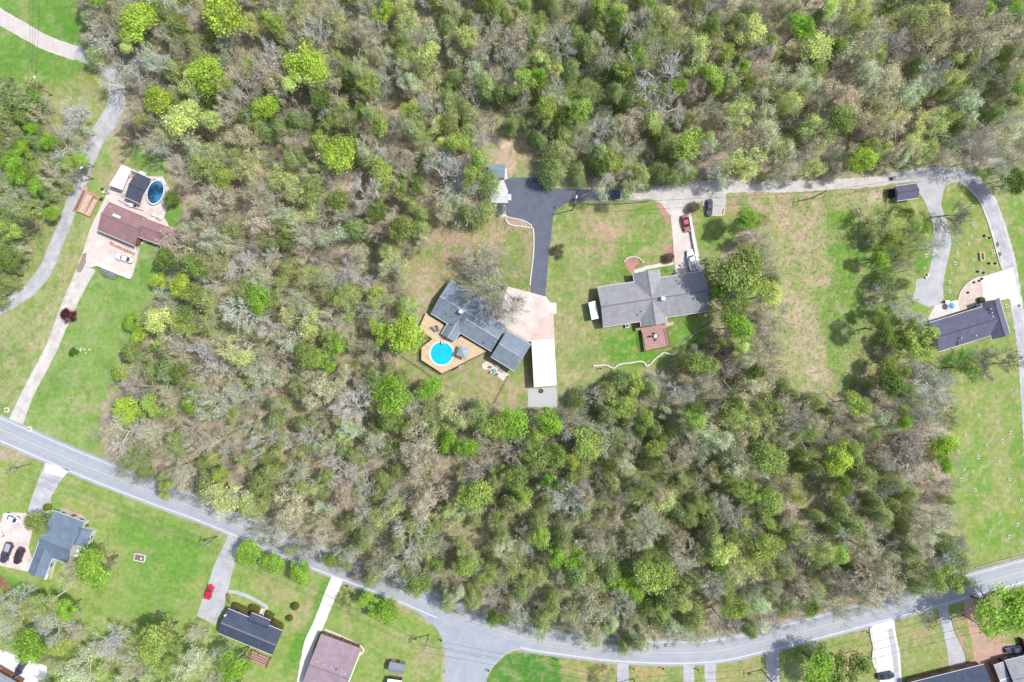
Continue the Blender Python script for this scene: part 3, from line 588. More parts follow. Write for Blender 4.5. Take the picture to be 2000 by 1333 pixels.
# ------------------------------------------------------------------ building kit
M['wallw'] = pm('white_siding', A(232, 230, 224), .06, 1.5, 12); M['wallb'] = pm('brown_brick_wall', A(150, 112, 96), .15, 2, 14)
M['wallg'] = pm('grey_siding', A(170, 172, 176), .08, 1.5, 12); M['trim'] = pm('white_trim', A(246, 246, 244), .04, 2, 10)
M['glass'] = m_paint('window_glass', (.03, .04, .05), .06); M['door'] = pm('door_paint', A(150, 90, 80), .08, 2, 9)
M['dark'] = pm('dark_metal', (.03, .03, .035), .1, 2, 9, .5)
M['metal'] = pm('pale_metal', A(214, 218, 222), .08, 2, 9, .4, .4, .5)
def uvface(pts):
    a, b = Vector(pts[0]), Vector(pts[1]); nrm = Vector((0, 0, 0))
    for i in range(len(pts)): nrm += Vector(pts[i]).cross(Vector(pts[(i+1) % len(pts)]))
    nrm.normalize(); u = Vector((0, 0, 1)).cross(nrm)
    u = u.normalized() if u.length > .02 else (b-a).normalized(); v = nrm.cross(u)
    return [(Vector(p).dot(u), Vector(p).dot(v)) for p in pts]
def solid_roof(faces, t=.16):
    """faces: lists of 3D points, upward; adds underside and edges"""
    mb = MB(); key = lambda p: (round(p[0], 3), round(p[1], 3), round(p[2], 3)); edges = {}
    for f in faces:
        n = Vector((0, 0, 0))
        for i in range(len(f)): n += Vector(f[i]).cross(Vector(f[(i+1) % len(f)]))
        if n.z < 0: f = list(reversed(f))
        mb.poly(f, uvface(f)); mb.poly([(p[0], p[1], p[2]-t) for p in reversed(f)])
        for i in range(len(f)):
            a, b = key(f[i]), key(f[(i+1) % len(f)]); e = (min(a, b), max(a, b)); edges[e] = edges.get(e, [])+[(f[i], f[(i+1) % len(f)])]
    for e in edges.values():
        if len(e) == 1:
            a, b = e[0]; mb.poly([a, (a[0], a[1], a[2]-t), (b[0], b[1], b[2]-t), b])
    return mb
def wing(T, cx, cy, Lp, Wp, ang, ze, zr, mroof, mwall, off=0.0, h0=0, h1=0, ridge=None, wins=(3, 3), inset=.4, gutter=True, door=None, zw=None, walls=True):
    """one gabled wing: outline at the eaves given in photo pixels; off shifts the ridge across, h0/h1 hip the ends (metres)"""
    f = (H-ze)/H/S; L = Lp*f; Wd = Wp*f; c = W(cx, cy, 0)*((H-ze)/H); a = math.radians(ang)
    u = Vector((math.cos(a), -math.sin(a), 0)); v = Vector((-math.sin(a), -math.cos(a), 0))
    P = lambda x, y, z: tuple(c+u*x+v*y+Vector((0, 0, z)))
    l, w = L/2, Wd/2; o = off*f
    E = [P(-l, -w, ze), P(l, -w, ze), P(l, w, ze), P(-l, w, ze)]; R0, R1 = P(-l+h0, o, zr), P(l-h1, o, zr)
    fs = [[E[0], E[1], R1, R0], [E[3], R0, R1, E[2]]]
    if h0: fs.append([E[0], R0, E[3]])
    if h1: fs.append([E[1], E[2], R1])
    solid_roof(fs).build('roof', mroof, T)
    rc = MB(); d = .1
    for s in (-1, 1):
        s_ = (zr-ze)/(w+abs(o))*.22
        rc.poly([P(-l+h0+.02, o, zr+.035), P(l-h1-.02, o, zr+.035), P(l-h1-.02, o+s*.2, zr+.035-s_), P(-l+h0+.02, o+s*.2, zr+.035-s_)])
    rc.build('ridge_cap', ridge or mroof, T)
    if walls:
        i = inset; tt = .19; zt = lambda y: (ze+(zr-ze)*(1-abs(y-o)/(w-o if y > o else w+o)))-tt
        li = l-i
        k = max(0, ze-tt)
        if h0 or h1: MB().prism([P(-li, -w+i, 0)[:2], P(li, -w+i, 0)[:2], P(li, w-i, 0)[:2], P(-li, w-i, 0)[:2]], 0, ze-.12).build('wall', mwall, T)
        else: MB().ring([[P(x, -w+i, 0), P(x, w-i, 0), P(x, w-i, zt(w-i)), P(x, o, zt(o)), P(x, -w+i, zt(-w+i))] for x in (-li, li)]).build('wall', mwall, T)
        for side, nwin in ((-1, wins[0]), (1, wins[1])):
            for k in range(nwin):
                x = -li+2*li*(k+.5)/nwin; y = side*(w-i)
                fr = MB().box(P(x, y, 1.5), (1.3, .14, 1.2), -a).build('window', M['trim'], T)
                MB().box(P(x, y+side*.04, 1.5), (1.1, .12, 1.0), -a).build('pane', M['glass'], fr)
    if door is not None:
        x, side = door; y = side*(w-inset)
        dd = MB().box(P(x, y, 1.05), (1.0, .16, 2.1), -a).build('door', M['door'], T)
        MB().box(P(x+.38, y+side*.12, 1.0), (.08, .08, .12), -a).build('handle', M['metal'], dd)
    if gutter:
        for s in (-1, 1):
            MB().bar(P(-l, s*(w+.06), ze-.07), P(l, s*(w+.06), ze-.07), .12, .12).build('gutter', M['trim'] if gutter is True else gutter, T)
    return P, u, v, l, w
def roof_bits(T, pts, z, mat, size=.35, name='roof_vent'):
    for px, py in pts: MB().cyl(W(px, py, z), size/2, z-.35, z+.3, 8).build(name, mat, T)
def chimney(T, px, py, z, h, sx, sy, ang, mat, cap=None, name='chimney'):
    p = W(px, py, z+h); ch = MB().box((p.x, p.y, z+h/2), (sx, sy, h+.7), -math.radians(ang)).build(name, mat, T)
    MB().box((p.x, p.y, z+h+.37), (sx*1.15, sy*1.15, .06), -math.radians(ang)).build('cap', cap or mat, ch)
def house(px, py, label, cat='house', name='house'): return thing(name, W(px, py), label, cat)
def railing(T, pts, z, h, mat, closed=False, post=1.8):
    """pts world xy; posts are parts, rails one mesh each"""
    n = len(pts)
    for i in range(n if closed else n-1):
        a = Vector((pts[i][0], pts[i][1], 0)); b = Vector((pts[(i+1) % n][0], pts[(i+1) % n][1], 0)); L = (b-a).length; k = max(1, int(L/post))
        for j in range(k): 
            p = a.lerp(b, j/k); MB().box((p.x, p.y, z+h/2), (.1, .1, h)).build('post', mat, T)
        MB().bar(a+Vector((0, 0, z+h)), b+Vector((0, 0, z+h)), .14, .05).build('rail', mat, T)
        MB().bar(a+Vector((0, 0, z+h*.35)), b+Vector((0, 0, z+h*.35)), .05, .08).build('rail', mat, T)

# ---- the cross-shaped grey house
rg = m_shingle('grey_shingles', A(172, 171, 173)); rgd = pm('dark_ridge', A(138, 134, 138), .1, 2, 9)
T = house(1275, 585, 'long cross-shaped house with pale grey shingle roof and white chimney')
wing(T, 1275.5, 584.7, 209.5, 78.5, -8.7, 2.9, 5.0, rg, M['wallb'], ridge=rgd, wins=(6, 6), door=(-3, -1))
wing(T, 1269.5, 583, 106, 51, 81.3, 3.0, 4.85, rg, M['wallb'], ridge=rgd, wins=(2, 2), door=(5.5, -1))
chimney(T, 1295, 583.5, 4.9, .9, .9, .8, 8.7, pm('chimney_white', A(250, 250, 250), .05), M['trim'])
roof_bits(T, [(1252, 609), (1246, 615)], 4.0, M['dark'], .3); roof_bits(T, [(1299, 577)], 4.6, M['trim'], .3)
T = thing('air_conditioner', W(1224, 637), 'square pale air conditioner below the eave of the cross-shaped grey roof', 'air conditioner')
p = W(1224, 637); MB().box((p.x, p.y, .45), (1.0, 1.0, .9), .15).build('case', M['metal'], T); MB().cyl((p.x, p.y), .38, .9, .94, 16).build('fan_grille', M['dark'], T)
T = thing('canopy', W(1157, 608), 'white peaked canopy standing left of the cross-shaped grey roof', 'canopy')
mw = pm('white_fabric', A(255, 255, 255, .85), .03, 2, 8)
c4 = [W(*q, 2.6) for q in ((1149, 591.5), (1163, 588), (1170, 622), (1155.5, 625.5))]; pk = [(c4[0]+c4[1])/2+Vector((0, 0, .5)), (c4[2]+c4[3])/2+Vector((0, 0, .5))]
solid_roof([[c4[0], pk[0], pk[1], c4[3]], [pk[0], c4[1], c4[2], pk[1]]], .06).build('roof', mw, T)
for q in c4: MB().cyl(((q.x*.97+T.location.x*.03), q.y*.98+T.location.y*.02), .05, 0, 2.6, 6).build('leg', M['metal'], T)
# back deck
mdeck = m_boards('red_deck_boards', A(196, 158, 148)); T = thing('deck', W(1278, 664), 'reddish brown timber deck below the cross-shaped grey roof', 'deck')
dk = [(1250, 641), (1299, 634), (1307, 677), (1257, 687)]
sheet([dk[0], dk[1], dk[2], dk[3]], 1.2, 'boards', mdeck, kind=None, parent=T, depth=.2)
sheet([(1240, 642), (1250, 640.5), (1250, 645), (1240.5, 646.5)], 1.1, 'landing', mdeck, kind=None, parent=T, depth=.2)
sheet([(1297, 632), (1313, 628), (1314, 635), (1299, 639)], .9, 'landing', m_boards('tan_boards', A(232, 200, 170)), kind=None, parent=T, depth=.2)
q = [W(*x) for x in dk]; mrail = pm('brown_rail', A(110, 66, 56), .1, 2, 9)
for i in range(4): MB().box((q[i].x*.99, q[i].y*.99+.1, .5), (.16, .16, 1.0)).build('leg', mrail, T)
railing(T, [(q[0].x+.1, q[0].y-1.2), (q[3].x+.1, q[3].y+.1), (q[2].x-.1, q[2].y+.1), (q[1].x-.1, q[1].y-1.0)], 1.2, 1.0, mrail)
def chair(px, py, rz, label, z=0, mat=None, s=1.0):
    T = thing('garden_chair', W(px, py, z), label, 'chair', rz=rz); m = mat or M['dark']
    MB().box((0, 0, .42*s), (.5*s, .5*s, .06)).build('seat', m, T, rel=False); MB().box((-.24*s, 0, .7*s), (.05, .5*s, .55*s)).build('backrest', m, T, rel=False)
    for a in (-1, 1):
        for b in (-1, 1): MB().box((a*.2*s, b*.2*s, .2*s), (.04, .04, .4*s)).build('leg', m, T, rel=False)
    return T
def table(px, py, label, z=0, r=.6, top=None, leg=None, h=.74, name='garden_table'):
    T = thing(name, W(px, py, z), label, 'table')
    MB().cyl((0, 0), r, h-.04, h, 20).build('tabletop', top or M['trim'], T, rel=False); MB().cyl((0, 0), .05, 0, h-.04, 8).build('leg', leg or M['dark'], T, rel=False); MB().cyl((0, 0), .28, 0, .04, 12).build('base', leg or M['dark'], T, rel=False)
    return T
table(1279, 657, 'round white table in the middle of the red back deck', 1.2, .42)
for i, (x, y, a, w) in enumerate(((1270, 657.5, 0, 'left of'), (1285.5, 656, 180, 'right of'), (1277, 652, -90, 'above'), (1280, 664, 90, 'below'))):
    chair(x, y, math.radians(a), f'dark garden chair {w} the round table on the red back deck', 1.2, M['dark'] if i != 1 else M['trim'])

# ---- the pool house, its garage, deck and pool
rb = m_shingle('blue_grey_shingles', A(146, 158, 170)); rbl = pm('pale_ridge', A(176, 184, 192), .1, 2, 9)
def uv_(u, v): return (880+.857*u-.515*v, 548+.515*u+.857*v)
T = house(930, 620, 'blue-grey shingled L-shaped house beside the round turquoise pool')
x, y = uv_(53, 37.6); wing(T, x, y, 106, 75.5, 31, 2.8, 4.7, rb, M['wallb'], ridge=rbl, wins=(4, 4), door=(2, 1))
x, y = uv_(102, 49.5); wing(T, x, y, 76, 57, 31, 2.75, 4.25, rb, M['wallb'], ridge=rbl, wins=(2, 3), door=(0, 1))
x, y = uv_(53.5, 72); wing(T, x, y, 54, 30, 121, 2.7, 3.7, rb, M['wallb'], ridge=rbl, wins=(1, 1))
chimney(T, 900.5, 609.5, 4.5, .9, 1.0, .8, 31, pm('chimney_white', A(255, 255, 255), .05), M['trim'])
roof_bits(T, [(855, 603.5), (882, 634), (872, 614), (946, 670)], 3.6, M['dark'], .28); roof_bits(T, [(960, 655), (966, 668)], 4.2, M['trim'], .25)
T = house(997, 685, 'blue-grey garage wing with its own ridge between pool house and white carport', 'garage', 'garage')
wing(T, 998, 685.5, 55, 61, 31.5, 3.5, 5.0, rb, M['wallb'], ridge=rbl, wins=(0, 2), h1=1.2)
T = thing('carport', W(1062, 711), 'long white metal-roofed carport with two ribbed seams', 'carport')
mwr = pm('white_metal_roof', A(252, 248, 244, .8), .03, .6, 8, .5, .4); cq = [(1038, 665.5), (1081.5, 662.5), (1086.5, 752.5), (1043, 756.5)]
zc = 3.7; q = [W(*a, zc) for a in cq]; m0 = (q[0]+q[1])/2+Vector((0, 0, .35)); m1 = (q[2]+q[3])/2+Vector((0, 0, .35))
solid_roof([[q[0], m0, m1, q[3]], [m0, q[1], q[2], m1]], .14).build('roof', mwr, T)
for fr in (.25, .72):
    a = q[0].lerp(q[1], fr); b = q[3].lerp(q[2], fr); up = Vector((0, 0, .35*(1-abs(fr-.5)*2)+.04))
    MB().bar(a.lerp(b, .22)+up, a.lerp(b, .72)+up, .1, .08).build('seam', pm('seam_grey', A(190, 190, 192), .05), T)
MB().bar(q[1]+Vector((.1, 0, -.1)), q[2]+Vector((.1, 0, -.1)), .16, .14).build('gutter', M['metal'], T)
for i, (a, b) in enumerate(((0, 3), (1, 2))):
    for k in range(5):
        p = q[a].lerp(q[b], .02+.96*k/4); c_ = (m0+m1)/2; p = p.lerp(Vector((c_.x, p.y, 0)), .05); MB().box((p.x, p.y, 1.78), (.14, .14, 3.56)).build('post', M['trim'], T)
a, b = q[0].lerp(q[3], 0), q[0].lerp(q[3], 1); MB().bar(Vector((a.x+.35, a.y-.5, 1.7)), Vector((b.x+.35, b.y+.5, 1.7)), .1, 3.3).build('side_wall', M['wallw'], T)
sheet([(1038, 667), (1081, 664), (1086, 752), (1043, 756)], Z1, 'carport_floor', M['whitish'])
mtan = m_boards('tan_deck_boards', A(232, 206, 168))
T = thing('deck', W(863, 690), 'tan timber deck wrapped around the round turquoise pool', 'deck')
dk = [(833, 612), (871, 638), (868, 652), (888, 668), (902, 656), (952, 686), (951, 688), (866, 731), (823, 704), (824, 678), (845, 662), (826, 649), (820, 640)]
# ring-shaped boards round the pool: the deck outline with the pool cut out
pc = W(863.5, 690.5); R = 3.35
from mathutils.geometry import tessellate_polygon
outl = [W(*p_) for p_ in dk]; hole = [pc+Vector((math.cos(t), math.sin(t), 0))*(R+.04) for t in np.linspace(0, 2*math.pi, 40, endpoint=False)]
tr = tessellate_polygon([outl, hole]); allv = outl+hole; mb = MB(); zd = 1.2
ca, sa = math.cos(math.radians(31)), math.sin(math.radians(31))
for t in tr:
    f_ = [allv[k] for k in t]; nz = (f_[1]-f_[0]).cross(f_[2]-f_[0]).z
    if nz < 0: f_ = f_[::-1]
    mb.poly([(p_.x, p_.y, zd) for p_ in f_], [(p_.x*ca-p_.y*sa, p_.x*sa+p_.y*ca) for p_ in f_])
n_ = len(outl)
for i in range(n_): a, b = outl[i], outl[(i+1) % n_]; mb.poly([(a.x, a.y, zd), (b.x, b.y, zd), (b.x, b.y, zd-.25), (a.x, a.y, zd-.25)])
mb.build('boards', mtan, T)
railing(T, [(W(*p_).x, W(*p_).y) for p_ in [(952, 687), (866, 730.5), (824, 703), (825, 679), (845, 663), (827, 650)]], zd, .9, pm('dark_rail', A(96, 84, 80), .1))
for p_ in dk[6:10]+[(840, 716), (905, 711)]: w_ = W(*p_); MB().box((w_.x*.998, w_.y+.15, .5), (.15, .15, .98)).build('leg', mrail, T)
sheet([(p_[0]*.97+863*.03, p_[1]*.97+690*.03) for p_ in dk[6:10]+[(845, 690)]], Z1, 'deck_floor', M['mulch'])
T = thing('swimming_pool', pc, 'round turquoise above-ground pool set in the tan deck', 'pool')
MB().annulus(pc, R-.35, R+.02, 0, 1.24, 48).build('rim', pm('pool_rim', A(244, 248, 250), .04), T)
MB().cyl(pc, R-.34, .5, 1.08, 48).build('water', m_water('turquoise_water', (.004, .38, .52), (.006, .42, .57)), T)
a = W(866, 668.5); MB().box((a.x, a.y, 1.5), (.6, 1.0, .1)).box((a.x-.28, a.y-.2, 1.6), (.06, 1.1, .8)).box((a.x+.28, a.y-.2, 1.6), (.06, 1.1, .8)).build('ladder', M['trim'], T)
T = thing('patio_gazebo', W(904.5, 689, 1.2), 'square grey pop-up gazebo on the tan deck right of the pool', 'gazebo')
pz = W(905, 688, 3.6); mcan = pm('grey_canvas', A(172, 182, 190), .08, 2, 9); s_ = 1.45; aa = math.radians(-24)
cs = [Vector((math.cos(aa+math.pi/4+i*math.pi/2), math.sin(aa+math.pi/4+i*math.pi/2), 0))*s_*1.414 for i in range(4)]
for i in range(4):
    a = pz+cs[i]; b = pz+cs[(i+1) % 4]; top = pz+Vector((0, 0, .55)); solid_roof([[a-Vector((0, 0, .1)), b-Vector((0, 0, .1)), top]], .03).build('canopy', mcan, T)
    MB().cyl((a.x*.995+pz.x*.005, a.y), .04, 1.2, 3.45, 6).build('leg', M['metal'], T)
    MB().bar(a+Vector((0, 0, -.04)), top+Vector((0, 0, .04)), .06, .04).build('seam', M['trim'], T)
for px, py, an, lb in ((846.5, 643.5, 52, 'left grey sun lounger on the tan deck'), (854.5, 641.5, 75, 'right grey sun lounger on the tan deck')):
    T = thing('sun_lounger', W(px, py, 1.2), lb, 'sun lounger', rz=-math.radians(an))
    ml = pm('lounger_grey', A(120, 124, 132), .1)
    MB().box((.35, 0, .32), (1.15, .6, .07)).build('seat', ml, T, rel=False); MB().bar((-.2, 0, .34), (-.8, 0, .75), .6, .07).build('backrest', ml, T, rel=False)
    for a in (-.6, .8):
        for b in (-.25, .25): MB().box((a, b, .15), (.05, .05, .3)).build('leg', M['dark'], T, rel=False)
for i, (px, py, w) in enumerate(((885.7, 721, 'dark bin nearest the deck corner, first of the three bins'), (891.3, 718, 'pale bin in the middle of the three below the deck'), (898.3, 714.5, 'pale square bin nearest the gazebo end of the deck'))):
    T = thing('storage_bin', W(px, py), w, 'bin', rz=.5); m_ = M['dark'] if i == 0 else M['metal']
    MB().box((0, 0, .45), (.62, .62, .9)).build('body', m_, T, rel=False); MB().box((0, 0, .93), (.68, .68, .07)).build('lid', M['dark'] if i == 1 else m_, T, rel=False)
sheet([(941, 712), (950, 706), (960, 708), (994, 731), (984, 745), (955, 722), (945, 722)], Z2, 'patio', M['pink'], rough=.3, label='pink flagstone patio below the garage wing')
table(965.5, 725, 'teal round table on the pink flagstone patio', 0, .55, pm('teal_top', A(90, 190, 190), .08))
mred = pm('red_fabric', A(190, 80, 70), .1)
for x, y, a, w in ((958, 717.5, -40, 'red cushioned chair at the upper left of the patio table'), (971, 731, 120, 'red cushioned chair below the teal patio table'), (960, 727, 20, 'white chair left of the teal patio table'), (976, 723, 200, 'white chair right of the teal patio table'), (981, 726, 180, 'outermost white chair at the right end of the pink patio')):
    chair(x, y, math.radians(a), w, 0, mred if 'red' in w else M['trim'])
T = thing('patio_bench', W(972, 716), 'low white bench against the garage on the pink patio', 'bench', rz=-.55); MB().box((0, 0, .42), (1.4, .4, .06)).build('seat', M['trim'], T, rel=False)
for a in (-.6, .6): MB().box((a, 0, .2), (.06, .36, .4)).build('leg', M['trim'], T, rel=False)

# ---- sheds near the dark driveway
T = thing('shed', W(975, 384), 'white gabled shed at the left edge of the dark asphalt turning area', 'shed')
wing(T, 975, 384, 34, 26, 0, 2.6, 3.2, pm('white_tin', A(226, 226, 230), .05, .8, 8, .5), M['wallw'], wins=(1, 1), inset=.15, gutter=False, door=(0, -1))
T = thing('ramp', W(995.5, 386), 'small white ramp on the right end of the white shed', 'ramp'); p = W(995.5, 386); MB().box((p.x, p.y, .18), (.8, 1.6, .06), 0, 0).build('ramp_board', M['trim'], T); MB().box((p.x-.3, p.y, .08), (.1, 1.5, .15)).build('support', M['metal'], T)
T = thing('shed', W(970, 334), 'blue-grey metal shed under the cedar above the white gabled shed', 'shed')
wing(T, 970, 334, 33, 26, 3, 2.5, 3.1, pm('blue_tin', A(140, 160, 172), .08, .8, 8, .5), M['wallg'], wins=(1, 1), inset=.15, gutter=False)
# ---- slate house at the lane, and the slate shed
rs = m_shingle('slate_shingles', A(116, 116, 136)); rsl = pm('slate_ridge', A(92, 92, 110), .1, 2, 9)
T = house(1890, 635, 'long slate-roofed house with a cross gable beside the white forecourt')
wing(T, 1885, 640.5, 128, 59, -17, 2.9, 4.4, rs, M['wallw'], ridge=rsl, wins=(5, 4), door=(-2, -1))
wing(T, 1944.5, 622.5, 74, 37, -106.5, 3.0, 4.5, rs, M['wallw'], ridge=rsl, wins=(1, 3))
MB().bar(W(1869.7, 646, 3.9), W(1871, 675, 3.2), .16, .14).build('valley_strip', rsl, T)
roof_bits(T, [(1935, 604), (1937, 611), (1938, 618), (1906, 656), (1877, 661)], 4.1, M['trim'], .28)
T = thing('shed', W(1765, 376), 'slate-roofed shed below the lane with its shadowed side facing the meadow', 'shed')
wing(T, 1771, 375.5, 42, 29, -8, 2.7, 3.6, rs, M['wallg'], ridge=rs, wins=(1, 1), inset=.2)
T = thing('shade_sheet', W(1744, 379), 'black sheet standing in for the shade left of the slate shed', 'shade sheet')
q = [W(*a) for a in ((1735, 372, 1.3), (1750, 369, 2.1), (1753, 385, 2.1), (1735, 388, 1.3))]; solid_roof([q], .05).build('roof', pm('black_shade', (.02, .02, .022), .2), T)  # black sheet on posts, added to paint in the shed's cast shadow
for a in (q[0], q[3]): MB().box((a.x+.12, a.y, .6), (.1, .1, 1.2)).build('post', M['dark'], T)

# ---- maroon roofed house complex on the left
rm = m_shingle('maroon_shingles', A(170, 134, 134), .05, .08); rml = pm('maroon_ridge', A(150, 116, 116), .08, 2, 9)
T = house(250, 440, 'long low maroon-roofed house with a stepped narrow right end')
wing(T, 238.5, 437.5, 80, 60, 23, 2.9, 4.1, rm, M['wallb'], ridge=rml, wins=(3, 3), door=(0, 1), off=-3)
wing(T, 305, 455, 80, 39, 20, 2.9, 3.75, rm, M['wallb'], ridge=rml, wins=(3, 3), off=-2)
p = W(228, 422.5, 4.0); MB().box((p.x, p.y, 4.0), (2.1, .7, .3), -math.radians(22)).build('skylight', M['trim'], T)
roof_bits(T, [(281, 429), (216, 405)], 3.7, M['trim'], .25)
T = thing('carport', W(233, 347), 'white metal carport roof at the upper left end of the yard', 'carport')
cq = [(237, 323.5), (255.5, 331.5), (239, 371.5), (213.5, 362)]; q = [W(*a, 2.9) for a in cq]
m0 = (q[0]+q[1])/2+Vector((0, 0, .3)); m1 = (q[2]+q[3])/2+Vector((0, 0, .3)); solid_roof([[q[0], m0, m1, q[3]], [m0, q[1], q[2], m1]], .12).build('roof', mwr, T)
for k in range(1, 6):
    a = q[0].lerp(q[3], k/6); b = q[1].lerp(q[2], k/6); mdd = (a+b)/2+Vector((0, 0, .34)); MB().bar(a+Vector((0, 0, .04)), mdd, .06, .05).bar(mdd, b+Vector((0, 0, .04)), .06, .05).build('seam', mwr, T)
for a in q: MB().box((a.x*.998, a.y*.996, 1.4), (.12, .12, 2.8)).build('post', M['trim'], T)
rd = m_shingle('dark_shingles', A(92, 96, 110))
T = thing('pavilion', W(270, 367), 'dark grey pavilion roof left of the oval blue pool', 'pavilion')
wing(T, 269.5, 367.5, 32, 53, 24.5, 2.8, 3.6, rd, M['wallw'], wins=(0, 0), inset=2.0, ridge=rd, walls=False)
for px, py in ((262, 345), (286, 356), (271, 390), (249, 382)): w_ = W(px, py); MB().box((w_.x, w_.y, 1.3), (.16, .16, 2.6)).build('post', M['trim'], T)
# oval pool
T = thing('swimming_pool', W(307, 377), 'oval blue pool with dark debris on its cover and white rim', 'pool'); pc = W(307, 377); ro = -math.radians(-75+180)
ro = math.radians(72)
MB().annulus(pc, 3.15, 3.5, 0, .95, 40, 1.0, .66, ro).build('rim', pm('pool_rim_white', A(246, 248, 250), .05), T)
n_ = 40; ring_ = [(pc.x+3.17*math.cos(t)*math.cos(ro)-3.17*.66*math.sin(t)*math.sin(ro), pc.y+3.17*math.cos(t)*math.sin(ro)+3.17*.66*math.sin(t)*math.cos(ro)) for t in np.linspace(0, 2*math.pi, n_, endpoint=False)]
MB().prism(ring_, .3, .8).build('water', m_water('deep_blue_water', (.008, .045, .11), (.04, .18, .32), .3, .42, .62), T)
for px, py, r in ((309, 367, .75), (300.5, 389.5, .5)):
    w_ = W(px, py); pts = [(w_.x+r*math.cos(t)*random.uniform(.7, 1.2), w_.y+r*math.sin(t)*random.uniform(.7, 1.2)) for t in np.linspace(0, 2*math.pi, 12, endpoint=False)]
    MB().prism(pts, .78, .84).build('leaf_debris', pm('wet_leaves', (.03, .035, .03), .4, 3, 12), T)
railing(T, [(pc.x+a, pc.y+b) for a, b in ((-1.8, 2.9), (-.3, 3.7), (1.4, 3.5), (2.8, 2.0), (3.3, .4), (2.9, -1.6), (2.2, -3.4))], 0, 1.3, M['trim'], post=1.4)
# pale planked terraces (timber retaining bins) beside the lane
mpl = pm('planter_timber', A(206, 168, 140), .14, 2, 12); msoil = pm('planter_soil', A(222, 196, 176), .25, 2, 9, bump=.4); msoil2 = pm('planter_soil_dark', A(150, 118, 110), .2, 2, 9)
def bin_(quad, label, soil, z=.7):
    T = thing('raised_bed', W(sum(a[0] for a in quad)/4, sum(a[1] for a in quad)/4), label, 'raised bed'); q = [W(*a) for a in quad]
    sheet(quad, z*.75, 'soil', soil, kind=None, parent=T, depth=z*.7)
    for i in range(4):
        a, b = q[i], q[(i+1) % 4]
        for k in range(3): MB().bar(a+Vector((0, 0, z*(k+.5)/3)), b+Vector((0, 0, z*(k+.5)/3)), .22, z/3-.02).build('plank', mpl, T)
    for a in q: MB().box((a.x, a.y, z/2), (.26, .26, z+.06)).build('post', mpl, T)
bin_([(165, 372), (171, 375), (153, 415), (146, 411)], 'leftmost dark brown timber bed along the lane', msoil2)
bin_([(172, 377), (184, 383), (167, 419), (155, 414)], 'middle timber bed of the three beside the lane', msoil)
bin_([(186, 389), (194, 391), (178, 424), (168, 420)], 'right timber bed next to the concrete yard', msoil)
T = thing('timber_steps', W(180, 382), 'broad pale timber step above the three raised beds', 'steps')
for k, (a, b) in enumerate((((164, 374), (197, 388)), ((172, 375), (192, 384)))): MB().bar(W(*a)+Vector((0, 0, .3+.2*k)), W(*b)+Vector((0, 0, .3+.2*k)), .55-.1*k, .18).build('step', mpl, T)
bin_([(167, 364), (174, 367), (171, 374), (165, 371)], 'small square timber bed at the top of the lane-side beds', msoil, .5)
for i, (x, y, w) in enumerate(((303, 421, 'upper white chair beside the narrow maroon roof end'), (308, 425, 'middle white chair beside the narrow maroon roof end'), (313, 429, 'lowest white chair beside the narrow maroon roof end'))): chair(x, y, i*1.9, w, 0, M['trim'], 1.2)
table(317, 426, 'round white table at the lower right corner of the pool terrace', 0, .6)
table(259, 402, 'round white table between pavilion and maroon roof', 0, .6)
chair(253, 400, .3, 'white chair left of the table between pavilion and maroon roof', 0, M['trim'], 1.2); chair(265, 404, 3.3, 'dark chair right of the table between pavilion and maroon roof', 0, M['dark'], 1.2)
T = thing('storage_box', W(281, 340), 'white storage box at the top edge of the pavilion', 'box', rz=-.4); MB().box((0, 0, .5), (1.7, .8, 1.0)).build('body', M['trim'], T, rel=False); MB().box((0, 0, 1.03), (1.8, .9, .07)).build('lid', M['trim'], T, rel=False)
for k_, (x, y) in enumerate(((204, 376), (208, 372), (203, 384), (199, 390), (212, 378), (201, 370))):
    T = thing('garden_pot', W(x, y), ('white', 'grey', 'tan', 'dark', 'pale green', 'brown')[k_]+' pot in the cluster between the carport and the timber beds', 'pot', 'pots by the timber beds'); MB().cyl((0, 0), .28, 0, .5, 10, .38).build('pot', (M['trim'], M['metal'], mpl, M['dark'], M['wallg'], mrail)[k_], T, rel=False)
    MB().cyl((0, 0), .3, .44, .47, 10).build('soil', msoil2, T, rel=False)
def fence(pts, label, h=1.2, post=2.4, mat=None, slats=False):
    mat = mat or M['trim']; P = [W(*p_) for p_ in pts]; T = thing('fence', P[0], label, 'fence')
    for i in range(len(P)-1):
        a, b = P[i], P[i+1]; k = max(1, int((b-a).length/post))
        for j in range(k): w_ = a.lerp(b, j/k); MB().box((w_.x, w_.y, h/2), (.11, .11, h)).build('post', mat, T)
        for z in (.25, .6, .95): MB().bar(a+Vector((0, 0, h*z)), b+Vector((0, 0, h*z)), .05, .09).build('rail', mat, T)
    return T
fence([(236, 391), (249, 399), (268, 407), (283, 412)], 'low white fence between the pavilion and the maroon roof')
fence([(254, 332), (264, 338), (262, 345)], 'short dark fence at the top corner of the pavilion', mat=M['dark'])
mgf = pm('grey_fence', A(150, 148, 140), .1, 2, 9)
fence([(788, 696), (812, 712), (845, 735), (876, 756)], 'thin grey fence running past the lower left corner of the pool deck', mat=mgf)
fence([(993, 735), (986, 752), (976, 770), (967, 788)], 'thin grey fence between the patio and the gravel pad', mat=mgf)
fence([(1126, 398), (1170, 400), (1230, 398), (1268, 394)], 'thin wire fence along the top of the front lawn', .9, 4, mgf)

